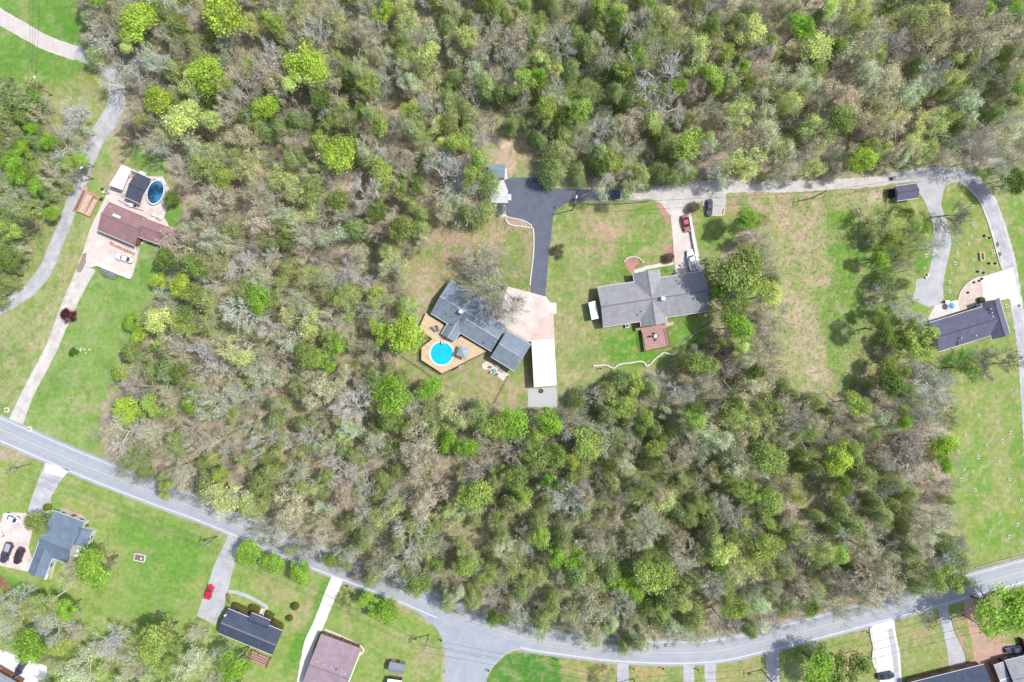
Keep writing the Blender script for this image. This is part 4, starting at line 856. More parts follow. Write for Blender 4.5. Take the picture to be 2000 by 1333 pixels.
# ---- bottom left: slate L-shaped house
r1 = m_shingle('slate_blue_shingles', A(128, 144, 164), .06)
T = house(118, 1050, 'slate-blue L-shaped house with a white side porch at the lower left')
wing(T, 120, 1050, 63, 88, 20.5, 2.9, 4.8, r1, M['wallw'], off=12, wins=(3, 1), door=(0, -1))
wing(T, 86, 1083, 86, 35, 110.5, 2.9, 3.9, r1, M['wallw'], wins=(2, 2), ridge=r1)
wing(T, 156, 1047, 34, 40, 110.5, 2.85, 3.7, r1, M['wallw'], wins=(1, 0), ridge=r1)
sheet([(171, 1036), (180, 1033), (168, 1060), (152, 1090), (146, 1086), (150, 1074)], .45, 'porch_floor', M['white'], kind=None, parent=T, depth=.4)
for q_ in ((178, 1035), (167, 1058), (157, 1078)): w_ = W(*q_); MB().box((w_.x, w_.y, 1.3), (.16, .16, 2.5)).build('post', M['trim'], T)
sheet([(105, 1085), (111, 1086), (100, 1114), (92, 1132), (87, 1131)], .3, 'walkway', M['white'], kind=None, parent=T, depth=.28)
fence([(103, 997), (131, 1006), (160, 1017), (165, 1013)], 'white picket edge along the front of the slate-blue L-shaped house', .7, 1.8)
fence([(113, 1091), (106, 1112), (100, 1130)], 'white rail fence beside the slate-blue wing', .8, 1.8)
for i, (x, y, w) in enumerate(((170, 1062, 'upper white chair by the white side porch'), (167, 1070, 'middle white chair by the white side porch'), (160, 1082, 'lower white chair by the white side porch'))): chair(x, y, i*1.4, w, 0, M['trim'], 1.3)
sheet([(118, 990), (160, 1005), (168, 1014), (160, 1018), (130, 1006), (116, 999)], Z2, 'flower_bed', M['mulch'], rough=.6)
# ---- charcoal roof bungalow
r2 = m_shingle('charcoal_shingles', A(88, 96, 116)); r2l = pm('charcoal_ridge', A(130, 136, 150), .1)
T = house(488, 1238, 'charcoal-roofed bungalow with a small front porch and trimmed hedges')
wing(T, 488.5, 1234.5, 115, 51, 22.3, 2.9, 4.3, r2, M['wallb'], ridge=r2l, wins=(4, 4), door=(1, -1))
wing(T, 505.5, 1216, 41, 24, 22.3, 2.8, 3.55, r2, M['wallb'], ridge=r2, wins=(0, 0), gutter=True, inset=.5)
roof_bits(T, [(440, 1202)], 3.7, M['trim'], .55); roof_bits(T, [(505, 1278), (512, 1262)], 3.5, M['dark'], .3)
T = thing('porch_steps', W(514, 1194), 'white railed front steps of the charcoal-roofed bungalow', 'steps')
for k in range(4): a = W(516-.8*k, 1191+2.2*k); MB().box((a.x, a.y, .1+.1*k), (1.4, .35, .18), -.39).build('step', M['white'], T)
for s in (-3.6, 3.6): MB().bar(W(516+s, 1189+s*.4)+Vector((0, 0, .9)), W(513+s, 1198+s*.4)+Vector((0, 0, 1.2)), .08, .08).build('handrail', M['trim'], T)
T = thing('deck', W(508, 1284), 'small reddish deck behind the charcoal-roofed bungalow', 'deck')
dk = [(494, 1269), (530, 1284), (523, 1301), (489, 1286)]; sheet(dk, .8, 'boards', mdeck, kind=None, parent=T, depth=.2)
for a in dk: w_ = W(*a); MB().box((w_.x, w_.y, .75), (.13, .13, 1.5)).build('post', mrail, T)
for k in range(1, 4):
    a = W(494-5*k/4*1.0, 1269+17*k/4); b = W(530-7*k/4, 1284+17*k/4); MB().bar(a+Vector((0, 0, .86)), b+Vector((0, 0, .86)), .1, .06).build('slat', mrail, T)
MB().bar(W(530, 1284)+Vector((0, 0, 1.5)), W(523, 1301)+Vector((0, 0, 1.5)), .14, .08).build('rail', mrail, T); MB().bar(W(494, 1269)+Vector((0, 0, 1.5)), W(489, 1286)+Vector((0, 0, 1.5)), .14, .08).build('rail', mrail, T)
# ---- mauve roof
r3 = m_shingle('mauve_shingles', A(178, 156, 164), .05, .08); r3l = pm('mauve_trim', A(130, 96, 96), .1)
T = house(648, 1295, 'broad mauve-roofed house cut by the bottom edge, brown trim')
wing(T, 646.5, 1302, 81, 106, 20.5, 2.8, 3.7, r3, M['wallb'], ridge=r3, wins=(3, 3), door=(0, -1), gutter=r3l, off=8)
roof_bits(T, [(619, 1292), (633, 1298), (647, 1304), (674, 1315)], 3.5, M['trim'], .25); roof_bits(T, [(657, 1307)], 3.5, M['dark'], .4)
MB().bar(W(704, 1274, 2.85), W(676, 1346, 2.85), .3, .1).build('fascia', M['trim'], T)
T = thing('shed', W(774, 1306), 'small dark grey shed on the lawn right of the mauve roof', 'shed')
wing(T, 774.5, 1305.5, 31, 20, 12, 2.2, 2.9, pm('grey_tin', A(150, 154, 166), .08, .8, 8, .5), M['wallg'], wins=(1, 1), inset=.15, gutter=False, door=(0, -1))
T = thing('shed', W(770, 1337), 'white-topped shed with dark trim half cut by the bottom edge', 'shed')
wing(T, 770, 1338, 28, 20, 8, 2.2, 2.7, mwr, M['wallb'], wins=(1, 1), inset=.15, gutter=M['dark'])
# ---- bottom right roofs
T = house(1860, 1330, 'slate-roofed house at the bottom edge below the tapering driveway')
wing(T, 1858, 1352, 150, 74, -14, 2.9, 4.4, r2, M['wallb'], ridge=r2l, wins=(4, 2)); roof_bits(T, [(1880, 1324), (1893, 1322)], 3.2, M['dark'], .6)
T = house(1985, 1310, 'grey two-part roof of the corner house behind the shrubs')
wing(T, 1999, 1318, 58, 70, -14, 3.0, 4.4, m_shingle('corner_shingles', A(168, 170, 174)), M['wallb'], wins=(2, 2)); wing(T, 1961, 1326, 20, 62, -20, 2.8, 3.0, m_shingle('corner_shingles_pale', A(178, 180, 186)), M['wallb'], wins=(0, 0), ridge=M['trim'])
T = thing('timber_fence', W(1994, 1260), 'short dark brown timber fence near the navy car at the right edge', 'fence')
for k in range(6): a = W(1990+1.6*k, 1247+5.6*k); MB().box((a.x, a.y, .9), (.25, .85, 1.8), .27).build('plank', mrail, T)
# ---- bottom left corner roof
T = house(5, 1332, 'grey roof corner with a dark red fascia at the bottom left')
wing(T, -12, 1345, 76, 66, 30, 3.0, 4.4, m_shingle('corner_left_shingles', A(160, 164, 172)), M['wallb'], wins=(2, 2), gutter=pm('red_fascia', A(140, 60, 56), .1))

# ------------------------------------------------------------------ vehicles
def supring(L, Wd, z, n=28, p=4.0, cx=0.0, taper=.0):
    out = []
    for k in range(n):
        t = 2*math.pi*k/n; c_, s_ = math.cos(t), math.sin(t)
        x = math.copysign(abs(c_)**(2/p), c_)*L/2; y = math.copysign(abs(s_)**(2/p), s_)*Wd/2
        y *= 1-taper*max(0, x/(L/2))**3; out.append((x+cx, y, z))
    return out
def car(px, py, deg, kind, color, label, cat='car', cover=False, name='parked_car', group=None, glass=None):
    T = thing(name, W(px, py), label, cat, group, rz=-math.radians(deg))
    mp_ = m_paint(name+'_paint', color, .3 if not cover else .8); gl = glass or M['glass']
    L, Wd, Hh = dict(sedan=(4.7, 1.82, 1.45), suv=(4.7, 1.92, 1.75), pickup=(5.8, 2.0, 1.85), hatch=(4.1, 1.76, 1.5))[kind]
    hz = Hh*.62
    mb = MB().ring([supring(L*.94, Wd*.92, .25, taper=.1), supring(L, Wd, .45, taper=.1), supring(L, Wd, hz*.8, taper=.12), supring(L*.97, Wd*.93, hz*.97, taper=.14), supring(L*.9, Wd*.84, hz*1.02, taper=.14)])
    body = mb.build('body', mp_, T, rel=False, smooth=False)
    if kind == 'pickup': c0, c1, r0, r1 = -.07*L, .22*L, -.06*L, .12*L
    elif kind == 'sedan': c0, c1, r0, r1 = -.36*L, .22*L, -.2*L, .06*L
    elif kind == 'suv': c0, c1, r0, r1 = -.46*L, .25*L, -.4*L, .1*L
    else: c0, c1, r0, r1 = -.46*L, .22*L, -.34*L, .06*L
    low = supring(c1-c0, Wd*.86, hz*1.0, 28, 5, (c0+c1)/2); top = supring(r1-r0+.1, Wd*.68, Hh-.05, 28, 5, (r0+r1)/2)
    cb = MB().ring([low, top]).build('cabin_glass', mp_ if cover else gl, T, rel=False)
    MB().ring([supring(r1-r0+.12, Wd*.7, Hh-.06, 28, 5, (r0+r1)/2), supring(r1-r0, Wd*.64, Hh, 28, 5, (r0+r1)/2)]).build('roof', mp_, T, rel=False)
    if not cover:
        for s in (-1, 1):
            for fx, cz in ((c0+.12, r0+.05), (c1-.1, r1-.05)): MB().bar((fx, s*Wd*.41, hz), (cz, s*Wd*.335, Hh-.05), .07, .05).build('pillar', mp_, T, rel=False)
            MB().box((L*.455, s*Wd*.33, hz*.78), (.22, .34, .14)).build('headlight', M['metal'], T, rel=False)
            MB().box((-L*.475, s*Wd*.36, hz*.82), (.14, .28, .16)).build('taillight', pm('taillight_red', A(190, 30, 30), .05), T, rel=False)
            MB().box((c1-.25, s*(Wd/2+.07), hz*.98), (.14, .2, .12)).build('mirror', mp_, T, rel=False)
    for a in (-.31, .31):
        for s in (-1, 1):
            w_ = MB().ring([[(a*L+.34*math.cos(t), s*Wd*.46-.11, .34+.34*math.sin(t)) for t in np.linspace(0, 2*math.pi, 14, endpoint=False)], [(a*L+.34*math.cos(t), s*Wd*.46+.11, .34+.34*math.sin(t)) for t in np.linspace(0, 2*math.pi, 14, endpoint=False)]]).build('wheel', M['dark'], T, rel=False)
            MB().ring([[(a*L+.2*math.cos(t), s*(Wd*.46+.115)-.01, .34+.2*math.sin(t)) for t in np.linspace(0, 2*math.pi, 10, endpoint=False)], [(a*L+.2*math.cos(t), s*(Wd*.46+.115)+.01, .34+.2*math.sin(t)) for t in np.linspace(0, 2*math.pi, 10, endpoint=False)]]).build('rim', M['metal'], w_, rel=False)
    if kind == 'pickup' and not cover:
        x0, x1 = -.47*L, -.06*L
        MB().box(((x0+x1)/2, 0, hz*1.03), (x1-x0, Wd*.72, .03)).build('bed_floor', pm('bed_liner', (.3, .3, .31), .3, 3, 12), T, rel=False)
        for s in (-1, 1): MB().box(((x0+x1)/2, s*Wd*.41, hz*1.1), (x1-x0+.1, .16, .2)).build('bed_side', mp_, T, rel=False)
        MB().box((x0, 0, hz*1.1), (.14, Wd*.8, .2)).build('tailgate', mp_, T, rel=False)
    return T
red = A(176, 40, 54, .8); white = A(250, 250, 252, .8)
car(1338, 438, 77, 'sedan', A(176, 52, 72), 'dusty red sedan nose-down on the pink driveway')
car(1349, 509, -101, 'pickup', A(246, 248, 250, .9), 'white pickup with open bed beside the white retaining wall', 'pickup truck')
car(1384, 407, 93, 'sedan', A(78, 80, 92), 'car under a dark fitted cover on the gravel parking pad', cover=True)
car(245.5, 505, 198, 'sedan', white, 'white sedan parked in the yard below the maroon roof')
car(410.5, 1155, 287, 'hatch', A(214, 22, 54, .8), 'bright red hatchback on the speckled grey driveway')
car(25.5, 1011, 203, 'sedan', A(240, 244, 250, .8), 'silvery white sedan at the top of the pale parking court')
car(-2, 1054, 112, 'sedan', white, 'white car cut by the left edge in the parking court')
car(16.5, 1078, 111, 'pickup', A(74, 76, 88), 'dark grey pickup truck with covered bed in the parking court', 'pickup truck')
car(41, 1084, 111, 'suv', A(62, 50, 58), 'black and dark red car right of the dark grey pickup')
car(43.5, 1302, 120, 'sedan', A(66, 70, 92), 'dark navy car alone on the white gravel court')
car(1727, 1318, -8, 'sedan', A(46, 54, 84), 'navy blue car on the wide white gravel driveway')
car(1977, 1267, 172, 'sedan', A(70, 82, 108), 'steel blue car under the corner garden tree')

# ------------------------------------------------------------------ utility poles, wires, mailboxes
M['pole'] = pm('weathered_pole', A(150, 132, 116), .2, 2, 12); M['wire'] = pm('wire', (.12, .12, .12), .1)
POLES = {}
def pole(px, py, h, ang, label, arms=1, trans=False, lamp=False):
    b = W(px, py); T = thing('utility_pole', b, label, 'utility pole'); a = math.radians(ang)
    MB().tube([(b.x, b.y, -.3), (b.x, b.y, h)], .17, 8, .11).build('shaft', M['pole'], T)
    d = Vector((math.cos(a), math.sin(a), 0))
    for k in range(arms):
        z = h-.5-.9*k; MB().bar(b+Vector((0, 0, z))-d*1.25, b+Vector((0, 0, z))+d*1.25, .14, .16).build('crossarm', M['pole'], T)
        for s in (-1.1, -.45, .45, 1.1): q = b+d*s; MB().cyl(q, .05, z+.08, z+.28, 8).build('insulator', M['trim'], T)
    if trans: q = b+Vector((.35, -.25, 0)); MB().cyl(q, .28, h-2.6, h-1.7, 14).build('transformer', M['metal'], T)
    if lamp:
        MB().bar(b+Vector((0, 0, h-1)), b+Vector((0, 0, h-.7))+d*1.8, .07, .07).build('lamp_arm', M['metal'], T); q = b+d*1.9; MB().box((q.x, q.y, h-.72), (.7, .32, .14), a).build('lamp_head', M['trim'], T)
    POLES[label] = (b, h, d)
    return b, h, d
pa = pole(110, -60, 9, 0, 'utility pole beyond the top edge over the upper left field')
pb = pole(102, 186, 9, 60, 'utility pole with a white lamp at the edge of the left cedar clump', lamp=True)
pcc = pole(183, 349.5, 8.6, 30, 'utility pole leaning over the lane above the raised beds', lamp=True)
pd = pole(60, 906.5, 8.8, 60, 'utility pole on the grass verge at the left end of the main road', trans=True)
pe = pole(425, 1048, 8.2, 70, 'utility pole with transformer beside the speckled grey driveway', trans=True)
pf = pole(837.5, 1240, 8.6, 70, 'utility pole with transformer on the lawn before the road junction', 2, True)
pg = pole(1237, 1326, 8.0, 80, 'utility pole next to the first short driveway at the bottom edge')
ph = pole(1488, 1308, 8.2, 90, 'utility pole left of the driveway beside the sunlit trees', trans=True)
pi_ = pole(1881, 1201.5, 8.2, 100, 'double-armed utility pole in front of the corner garden tree', 2, True)
pj = pole(2060, 1160, 8.2, 100, 'utility pole beyond the right edge along the main road')
pk_ = pole(1118, 411, 9, 80, 'slim lamp pole at the edge of the dark driveway', 0, lamp=True)
pl = pole(1586, 387, 8.5, 80, 'bare utility pole at the top of the rough meadow')
pm_ = pole(1938, 330, 9.5, 60, 'utility pole with crossarms at the outer side of the lane bend', 2)
def wires(a, b, offs=(-1.0, 1.0), label=''):
    T = thing('power_line', a[0], label, 'power line')
    for o in offs:
        p0 = a[0]+a[2]*o+Vector((0, 0, a[1]-.2)); p1 = b[0]+b[2]*o+Vector((0, 0, b[1]-.2)); L = (p1-p0).length
        MB().tube([p0.lerp(p1, t)-Vector((0, 0, L*.02*4*t*(1-t))) for t in np.linspace(0, 1, 14)], .045, 4).build('wire', M['wire'], T)
wires(pa, pb, label='pair of overhead wires across the upper left field'); wires(pb, pcc, label='overhead wires along the lane on the left')
wires(pd, pe, label='overhead wires over the bright lawn at the lower left'); wires(pe, pf, label='overhead wires above the roadside garden trees'); wires(pf, pg, label='overhead wires across the road junction')
wires(pg, ph, label='overhead wires over the short driveways at the bottom'); wires(ph, pi_, label='overhead wires over the white gravel driveway'); wires(pi_, pj, label='overhead wires running off at the right edge')
wires(pl, pm_, (0,), 'single wire from the meadow pole to the lane bend'); wires(pk_, pl, (0,), 'single wire from the lamp pole to the meadow pole')
def mailbox(px, py, label, col=None):
    T = thing('mailbox', W(px, py), label, 'mailbox'); MB().box((0, 0, .5), (.1, .1, 1.0)).build('post', mrail, T, rel=False); MB().box((0, 0, 1.12), (.55, .28, .3)).build('box', col or M['dark'], T, rel=False)
for q_, w_ in (((680, 1143), 'black mailbox beside the white strip driveway'), ((1903, 1166), 'black mailbox at the road in front of the corner house'), ((954, 1307), 'mailbox on the curved lawn corner of the junction'), ((1085, 1285), 'mailbox on the bright lawn right of the junction'), ((1236, 1304), 'first mailbox below the road on the tan lawn'), ((1293, 1303), 'second mailbox below the road on the tan lawn'), ((1361, 1305), 'mailbox between the two close-set driveways'), ((1690, 1232), 'mailbox left of the wide white gravel driveway'), ((862, 1248), 'white-topped mailbox at the left corner of the junction'), ((1172, 720), 'white garden lantern below the wavy stone edging')):
    mailbox(*q_, w_)
T = thing('picnic_frame', W(274, 1089), 'white framed rectangular trampoline frame alone on the bright lawn', 'planter', rz=-.2)
T['label'] = 'white framed rectangular flower box alone on the bright lawn'
for a, b, c_, d_ in ((0, .9, 3.0, .16), (0, -.9, 3.0, .16), (1.42, 0, .16, 1.64), (-1.42, 0, .16, 1.64)): MB().box((a, b, .25), (c_, d_, .5)).build('plank', M['trim'], T, rel=False)
MB().box((0, 0, .16), (2.7, 1.6, .3)).build('soil', msoil2, T, rel=False); MB().cyl((.5, -.1), .25, .3, .6, 8).build('pot', M['trim'], T, rel=False); T.name = 'flower_box'
T = thing('flower_box', W(1916.5, 501.5), 'yellow timber rectangular bed on the lawn beside the lane', 'raised bed', rz=math.radians(98))
mty = pm('yellow_timber', A(240, 216, 160), .1, 2, 12)
for a, b, c_, d_ in ((0, .52, 2.3, .2), (0, -.52, 2.3, .2), (1.05, 0, .2, .86), (-1.05, 0, .2, .86)): MB().box((a, b, .25), (c_, d_, .5)).build('plank', mty, T, rel=False)
MB().box((0, 0, .16), (1.95, .9, .3)).build('soil', msoil2, T, rel=False)
T = thing('garden_umbrella', W(1852, 598), 'folded light blue parasol lying on the pale patio', 'parasol', rz=.5); MB().cyl((0, 0), .9, 1.5, 1.95, 8, .05).build('canopy', pm('blue_cloth', A(120, 190, 225), .1), T, rel=False); MB().cyl((0, 0), .04, 0, 2.0, 6).build('pole', M['trim'], T, rel=False)
T['label'] = 'light blue parasol open on the pale patio'
T = thing('utility_box', W(1846, 590), 'grey grill at the corner of the grey drive and patio', 'grill'); MB().box((0, 0, .5), (.9, .5, 1.0)).build('body', M['dark'], T, rel=False); MB().box((0, 0, 1.03), (.95, .55, .08)).build('lid', M['metal'], T, rel=False); T.name = 'grill'
T = thing('fire_ring', W(1057, 764), 'dark round fire ring at the foot of the white carport', 'fire ring'); MB().annulus((0, 0), .35, .6, 0, .35, 16).build('ring', M['dark'], T, rel=False); MB().cyl((0, 0), .35, 0, .1, 12).build('ash', msoil2, T, rel=False)
T = thing('burial_cover', W(1743, 349), 'dark round barrel lying at the lane edge above the slate shed', 'barrel'); MB().cyl((0, 0), .45, 0, .9, 14).build('body', mgf, T, rel=False); MB().annulus((0, 0), .4, .5, .88, .95, 14).build('rim', M['dark'], T, rel=False); T.name = 'barrel'

# ------------------------------------------------------------------ stone rings round seedlings
ms = pm('whitewashed_stone', A(246, 244, 232), .1, 3, 12); mst = pm('seedling_stem', A(150, 120, 96), .2); msg = pm('seedling_leaf', A(110, 150, 70), .2)
R0 = None
def ring_proto(T):
    for k in range(9):
        t = 2*math.pi*k/9; MB().box((.46*math.cos(t), .46*math.sin(t), .1), (.2, .3, .2), t).build('stone', ms, T, rel=False)
    MB().tube([(0, 0, 0), (.03, .02, .5), (.0, .05, .9)], .025, 4).build('stem', mst, T, rel=False)
    mb = MB()
    for k in range(10): t = k*2.4; z = .45+.05*k; a = Vector((.02, .02, z)); b = a+Vector((math.cos(t)*.2, math.sin(t)*.2, .08)); mb.poly([a, b+Vector((0, 0, .05)), b*1.02, a+Vector((.05, .03, -.02))])
    mb.build('leaves', msg, T, rel=False)
ORD = 'first second third fourth fifth sixth seventh eighth ninth tenth eleventh twelfth thirteenth fourteenth fifteenth sixteenth seventeenth eighteenth nineteenth twentieth twenty-first twenty-second twenty-third twenty-fourth twenty-fifth twenty-sixth twenty-seventh'.split()
RINGS = [(1947, 768), (1985, 764), (1910, 811), (1946.6, 823.6), (1997, 832.6), (1885, 850), (1957, 861), (1926.7, 870), (1870.8, 882.6), (1910, 893.4), (1951.8, 902), (1973, 845), (1851, 911), (1883, 917.5), (1899.6, 920.5), (1876.5, 937), (1971.6, 936.6), (1904, 957), (1921, 982.4), (1994, 977), (1952, 1004.5), (1987.5, 1025), (1934, 1037.5), (1971, 1048), (1995, 1061), (1917.5, 1064.5), (1809, 500), (1806, 524), (1892, 476), (1869.6, 495), (1865, 515), (1859, 535), (1897, 462), (1927, 463), (1937, 515), (1914.5, 532), (1939, 492), (1854, 551), (1854, 569), (1900, 404), (1900, 438), (1901, 508), (1966, 598), (1970, 615), (1934, 686), (14, 801), (58, 838)]
# near and distinctive places first so that each ring can be named by what stands by it
for i, q_ in enumerate(RINGS):
    near = sum(1 for r in RINGS if 0 < math.hypot(r[0]-q_[0], r[1]-q_[1]) < 16)
    lk = 'white stone ring' if not near else 'one of the paired white stone rings'
    low = i < 26; grp = [r for r in (RINGS[:26] if low else RINGS[26:])]; k_ = sorted(grp, key=lambda r: r[1]).index(q_)
    lb = ORD[k_]+' from the top of the white stone rings '+('in the field at the right edge' if low else 'on the lawns beside the grey drive')
    if i >= len(RINGS)-2: lb = ('white stone ring left of the foot of the long straight driveway', 'white stone ring right of the foot of the long straight driveway')[i-len(RINGS)+2]
    T = thing('stone_ring', W(*q_), lb, 'stone ring', 'white stone rings round seedlings', rz=i*.7)
    if i == 0: ring_proto(T); R0 = T
    else:
        for ch in R0.children: c_ = ch.copy(); COL.objects.link(c_); c_.parent = T
    s = random.uniform(.6, .88) if i < 45 else 1.25; T.scale = (s, s, s)
landmark(1910, 893, 'the ring field'); 
# ------------------------------------------------------------------ trees
def m_leaf(name, trans=.5):
    m, n, l, b = nm(name)
    oi = n.new('ShaderNodeObjectInfo'); at = n.new('ShaderNodeAttribute'); at.attribute_name = 'tint'
    c = mixrgb(n, l, oi.outputs['Color'], at.outputs['Color'], 1.0, 'MULTIPLY')
    l.new(c, b.inputs['Base Color']); b.inputs['Roughness'].default_value = .75; b.inputs['Specular IOR Level'].default_value = .2
    tr = n.new('ShaderNodeBsdfTranslucent'); l.new(c, tr.inputs['Color']); mx = n.new('ShaderNodeMixShader'); mx.inputs[0].default_value = trans
    l.new(b.outputs[0], mx.inputs[1]); l.new(tr.outputs[0], mx.inputs[2]); l.new(mx.outputs[0], n['Material Output'].inputs['Surface'])
    return m
def m_bark():
    m, n, l, b = nm('bark')
    oi = n.new('ShaderNodeObjectInfo'); tc = n.new('ShaderNodeTexCoord'); f = noisen(n, l, tc.outputs['Object'], 3, 4)
    l.new(mixrgb(n, l, oi.outputs['Color'], ramp(n, l, f, .3, .7, (.75, .74, .72), (1.2, 1.2, 1.22)), 1.0, 'MULTIPLY'), b.inputs['Base Color'])
    b.inputs['Roughness'].default_value = .9; b.inputs['Specular IOR Level'].default_value = .15
    return m
M['leaf'] = m_leaf('leaf'); M['bark'] = m_bark()
def rnorm(v): return v/(np.linalg.norm(v, axis=-1, keepdims=True)+1e-9)
def leafquads(C, Nrm, size, rs, aspect=.75):
    """rhombic leaf clumps: centre, normal, size arrays"""
    n = len(C); a = rnorm(np.cross(Nrm, rs.normal(size=(n, 3)))); b = rnorm(np.cross(Nrm, a))
    s = size[:, None]; V = np.stack([C-a*s, C-b*s*aspect, C+a*s, C+b*s*aspect], 1)
    V += rs.normal(size=V.shape)*s[:, None]*.16
    return V.reshape(-1, 3), np.arange(n*4).reshape(n, 4)
def tints(n, rs, amt=.22, hue=.1, base=None):
    t = rs.normal(1, amt, (n, 1)).clip(.45, 1.7)*(1+rs.normal(0, hue, (n, 3))*np.array([1, .5, .8]))
    if base is not None: t = t*base
    return np.repeat(t.clip(.2, 2.2), 4, 0)
class Wood:
    def __init__(s, seed): s.rs = np.random.RandomState(seed); s.T = []; s.tips = []; s.rnd = random.Random(seed)
    def seg(s, a, b, r0, r1):
        d = b-a; L = np.linalg.norm(d)+1e-9; d = d/L
        u = np.cross(d, s.rs.normal(size=3)); u /= np.linalg.norm(u)+1e-9; w = np.cross(d, u)
        if r0 > .045:
            k = 4 if r0 > .09 else 3; A0 = [a+(u*math.cos(2*math.pi*j/k)+w*math.sin(2*math.pi*j/k))*r0 for j in range(k)]; B0 = [b+(u*math.cos(2*math.pi*j/k)+w*math.sin(2*math.pi*j/k))*r1 for j in range(k)]
            for j in range(k): s.T += [(A0[j], A0[(j+1) % k], B0[j]), (A0[(j+1) % k], B0[(j+1) % k], B0[j])]
        else: s.T.append((a-u*r0, a+u*r0, b)); 
    def grow(s, p, d, L, r, lev, maxlev, up, nch, spread):
        m = 3 if lev < 2 else (2 if lev < 4 else 1); pts = [p]; rr = r; q = p; dd = d
        for i in range(m):
            dd = dd+s.rs.normal(size=3)*(.16 if lev else .07)+np.array([0, 0, up*.12]); dd /= np.linalg.norm(dd)
            nq = q+dd*L/m; r1 = rr*(.74 if lev else .82); s.seg(q, nq, rr, r1); q = nq; rr = r1; pts.append(q)
        if lev >= maxlev: s.tips.append(q); return
        n = nch[lev]
        for i in range(n):
            t = (.35 if lev else .45)+(.65 if lev else .55)*(i+s.rnd.random())/n; k = min(m-1, int(t*m)); f = t*m-k
            o = pts[k]*(1-f)+pts[k+1]*f
            ax = rnorm(np.cross(d, s.rs.normal(size=3))); an = math.radians(spread[lev]*s.rnd.uniform(.75, 1.25)); nd = d*math.cos(an)+ax*math.sin(an)
            nd[2] = nd[2]+.12 if lev else max(nd[2], .12); nd /= np.linalg.norm(nd)
            s.grow(o, nd, L*(.72 if lev == 0 else .6)*s.rnd.uniform(.75, 1.2)*(1.15-.35*t), max((.09, .052, .032, .025)[min(lev, 3)], rr*(.55 if lev else .7)), lev+1, maxlev, up, nch, spread)
    def mesh(s, name):
        V = np.array(s.T).reshape(-1, 3); return np_mesh(name, V, np.arange(len(V)).reshape(-1, 3))
def wood(name, seed, h=11, limbs=8, nb=6, nt=6, nf=4, up=1.0, r=.24, spread=(52, 42, 40, 38), maxlev=4):
    w = Wood(seed); w.grow(np.array([0., 0, -.2]), np.array([0., 0, 1.]), h*.56, r, 0, maxlev, up, (limbs, nb, nt, nf), spread)
    tips = np.array(w.tips); rad = np.percentile(np.hypot(tips[:, 0], tips[:, 1]), 92); 
    return w.mesh(name), tips, rad, np.percentile(tips[:, 2], 70)
def leafy_crown(name, seed, R=4.0, h=9, nl=20, n=2600, s=.26, flat=.7, dens=(.5, 1.02)):
    rs = np.random.RandomState(seed); th = rs.rand(nl)*2*math.pi; ph = np.arccos(1-1.35*rs.rand(nl)); rr = R*rs.uniform(.45, .74, nl)
    LC = np.stack([rr*np.sin(ph)*np.cos(th), rr*np.sin(ph)*np.sin(th), h+rr*np.cos(ph)*flat], 1); LC[0] = (0, 0, h+R*.3)
    LR = R*rs.uniform(.26, .44, nl); LT = rs.uniform(.82, 1.2, nl)
    k = rs.choice(nl, n, p=(LR**2)/np.sum(LR**2)); d = rnorm(rs.normal(size=(n, 3))+np.array([0, 0, .35]))
    rad = rs.uniform(*dens, n)
    C = LC[k]+d*(LR[k]*rad)[:, None]*np.array([1, 1, .8]); C += rs.normal(size=C.shape)*.12
    Nn = rnorm(d+rs.normal(size=(n, 3))*.55); V, F = leafquads(C, Nn, s*rs.uniform(.55, 1.25, n), rs)
    return np_mesh(name, V, F, tints(n, rs, .16, .07, LT[k][:, None])), np.percentile(np.hypot(C[:, 0], C[:, 1]), 96)
def cedar_crown(name, seed, R=2.6, h=9, n=4200, s=.15):
    rs = np.random.RandomState(seed); z = rs.beta(1.3, 1.5, n); a = rs.rand(n)*2*math.pi
    nb = 9; ba = rs.rand(nb)*2*math.pi; prof = np.sqrt(np.clip(1-(z*1.02-.3)**2/.5, 0, 1))*(1-.1*z)
    lob = 1+.2*np.sin(a*2+rs.rand()*6+z*3)+.15*np.sin(a*5+z*9+rs.rand()*6)+.08*np.sin(a*11+z*17)
    rad = R*prof*lob*rs.uniform(.5, 1.14, n)
    C = np.stack([rad*np.cos(a), rad*np.sin(a), 1.2+z*(h-1.2)], 1)+rs.normal(size=(n, 3))*.14
    Nn = rnorm(np.stack([np.cos(a), np.sin(a), .55+rs.rand(n)*.8], 1)+rs.normal(size=(n, 3))*.5)
    V, F = leafquads(C, Nn, s*rs.uniform(.6, 1.3, n), rs, .6)
    patch = .88+.26*(np.sin(a*5+z*7+seed) > .1)
    return np_mesh(name, V, F, tints(n, rs, .2, .08, patch[:, None])), np.percentile(np.hypot(C[:, 0], C[:, 1]), 95)
def bud_cloud(name, seed, tips, n=1700, s=.15):
    rs = np.random.RandomState(seed); k = rs.randint(0, len(tips), n); C = tips[k]+rs.normal(size=(n, 3))*np.array([.3, .3, .24])
    Nn = rnorm(rs.normal(size=(n, 3))+np.array([0, 0, .6])); V, F = leafquads(C, Nn, s*rs.uniform(.6, 1.4, n), rs)
    g_ = .85+.3*(np.sin(C[:, 0]*1.7+seed)*np.sin(C[:, 1]*1.9+seed*2) > 0)
    return np_mesh(name, V, F, tints(n, rs, .18, .08, g_[:, None]))

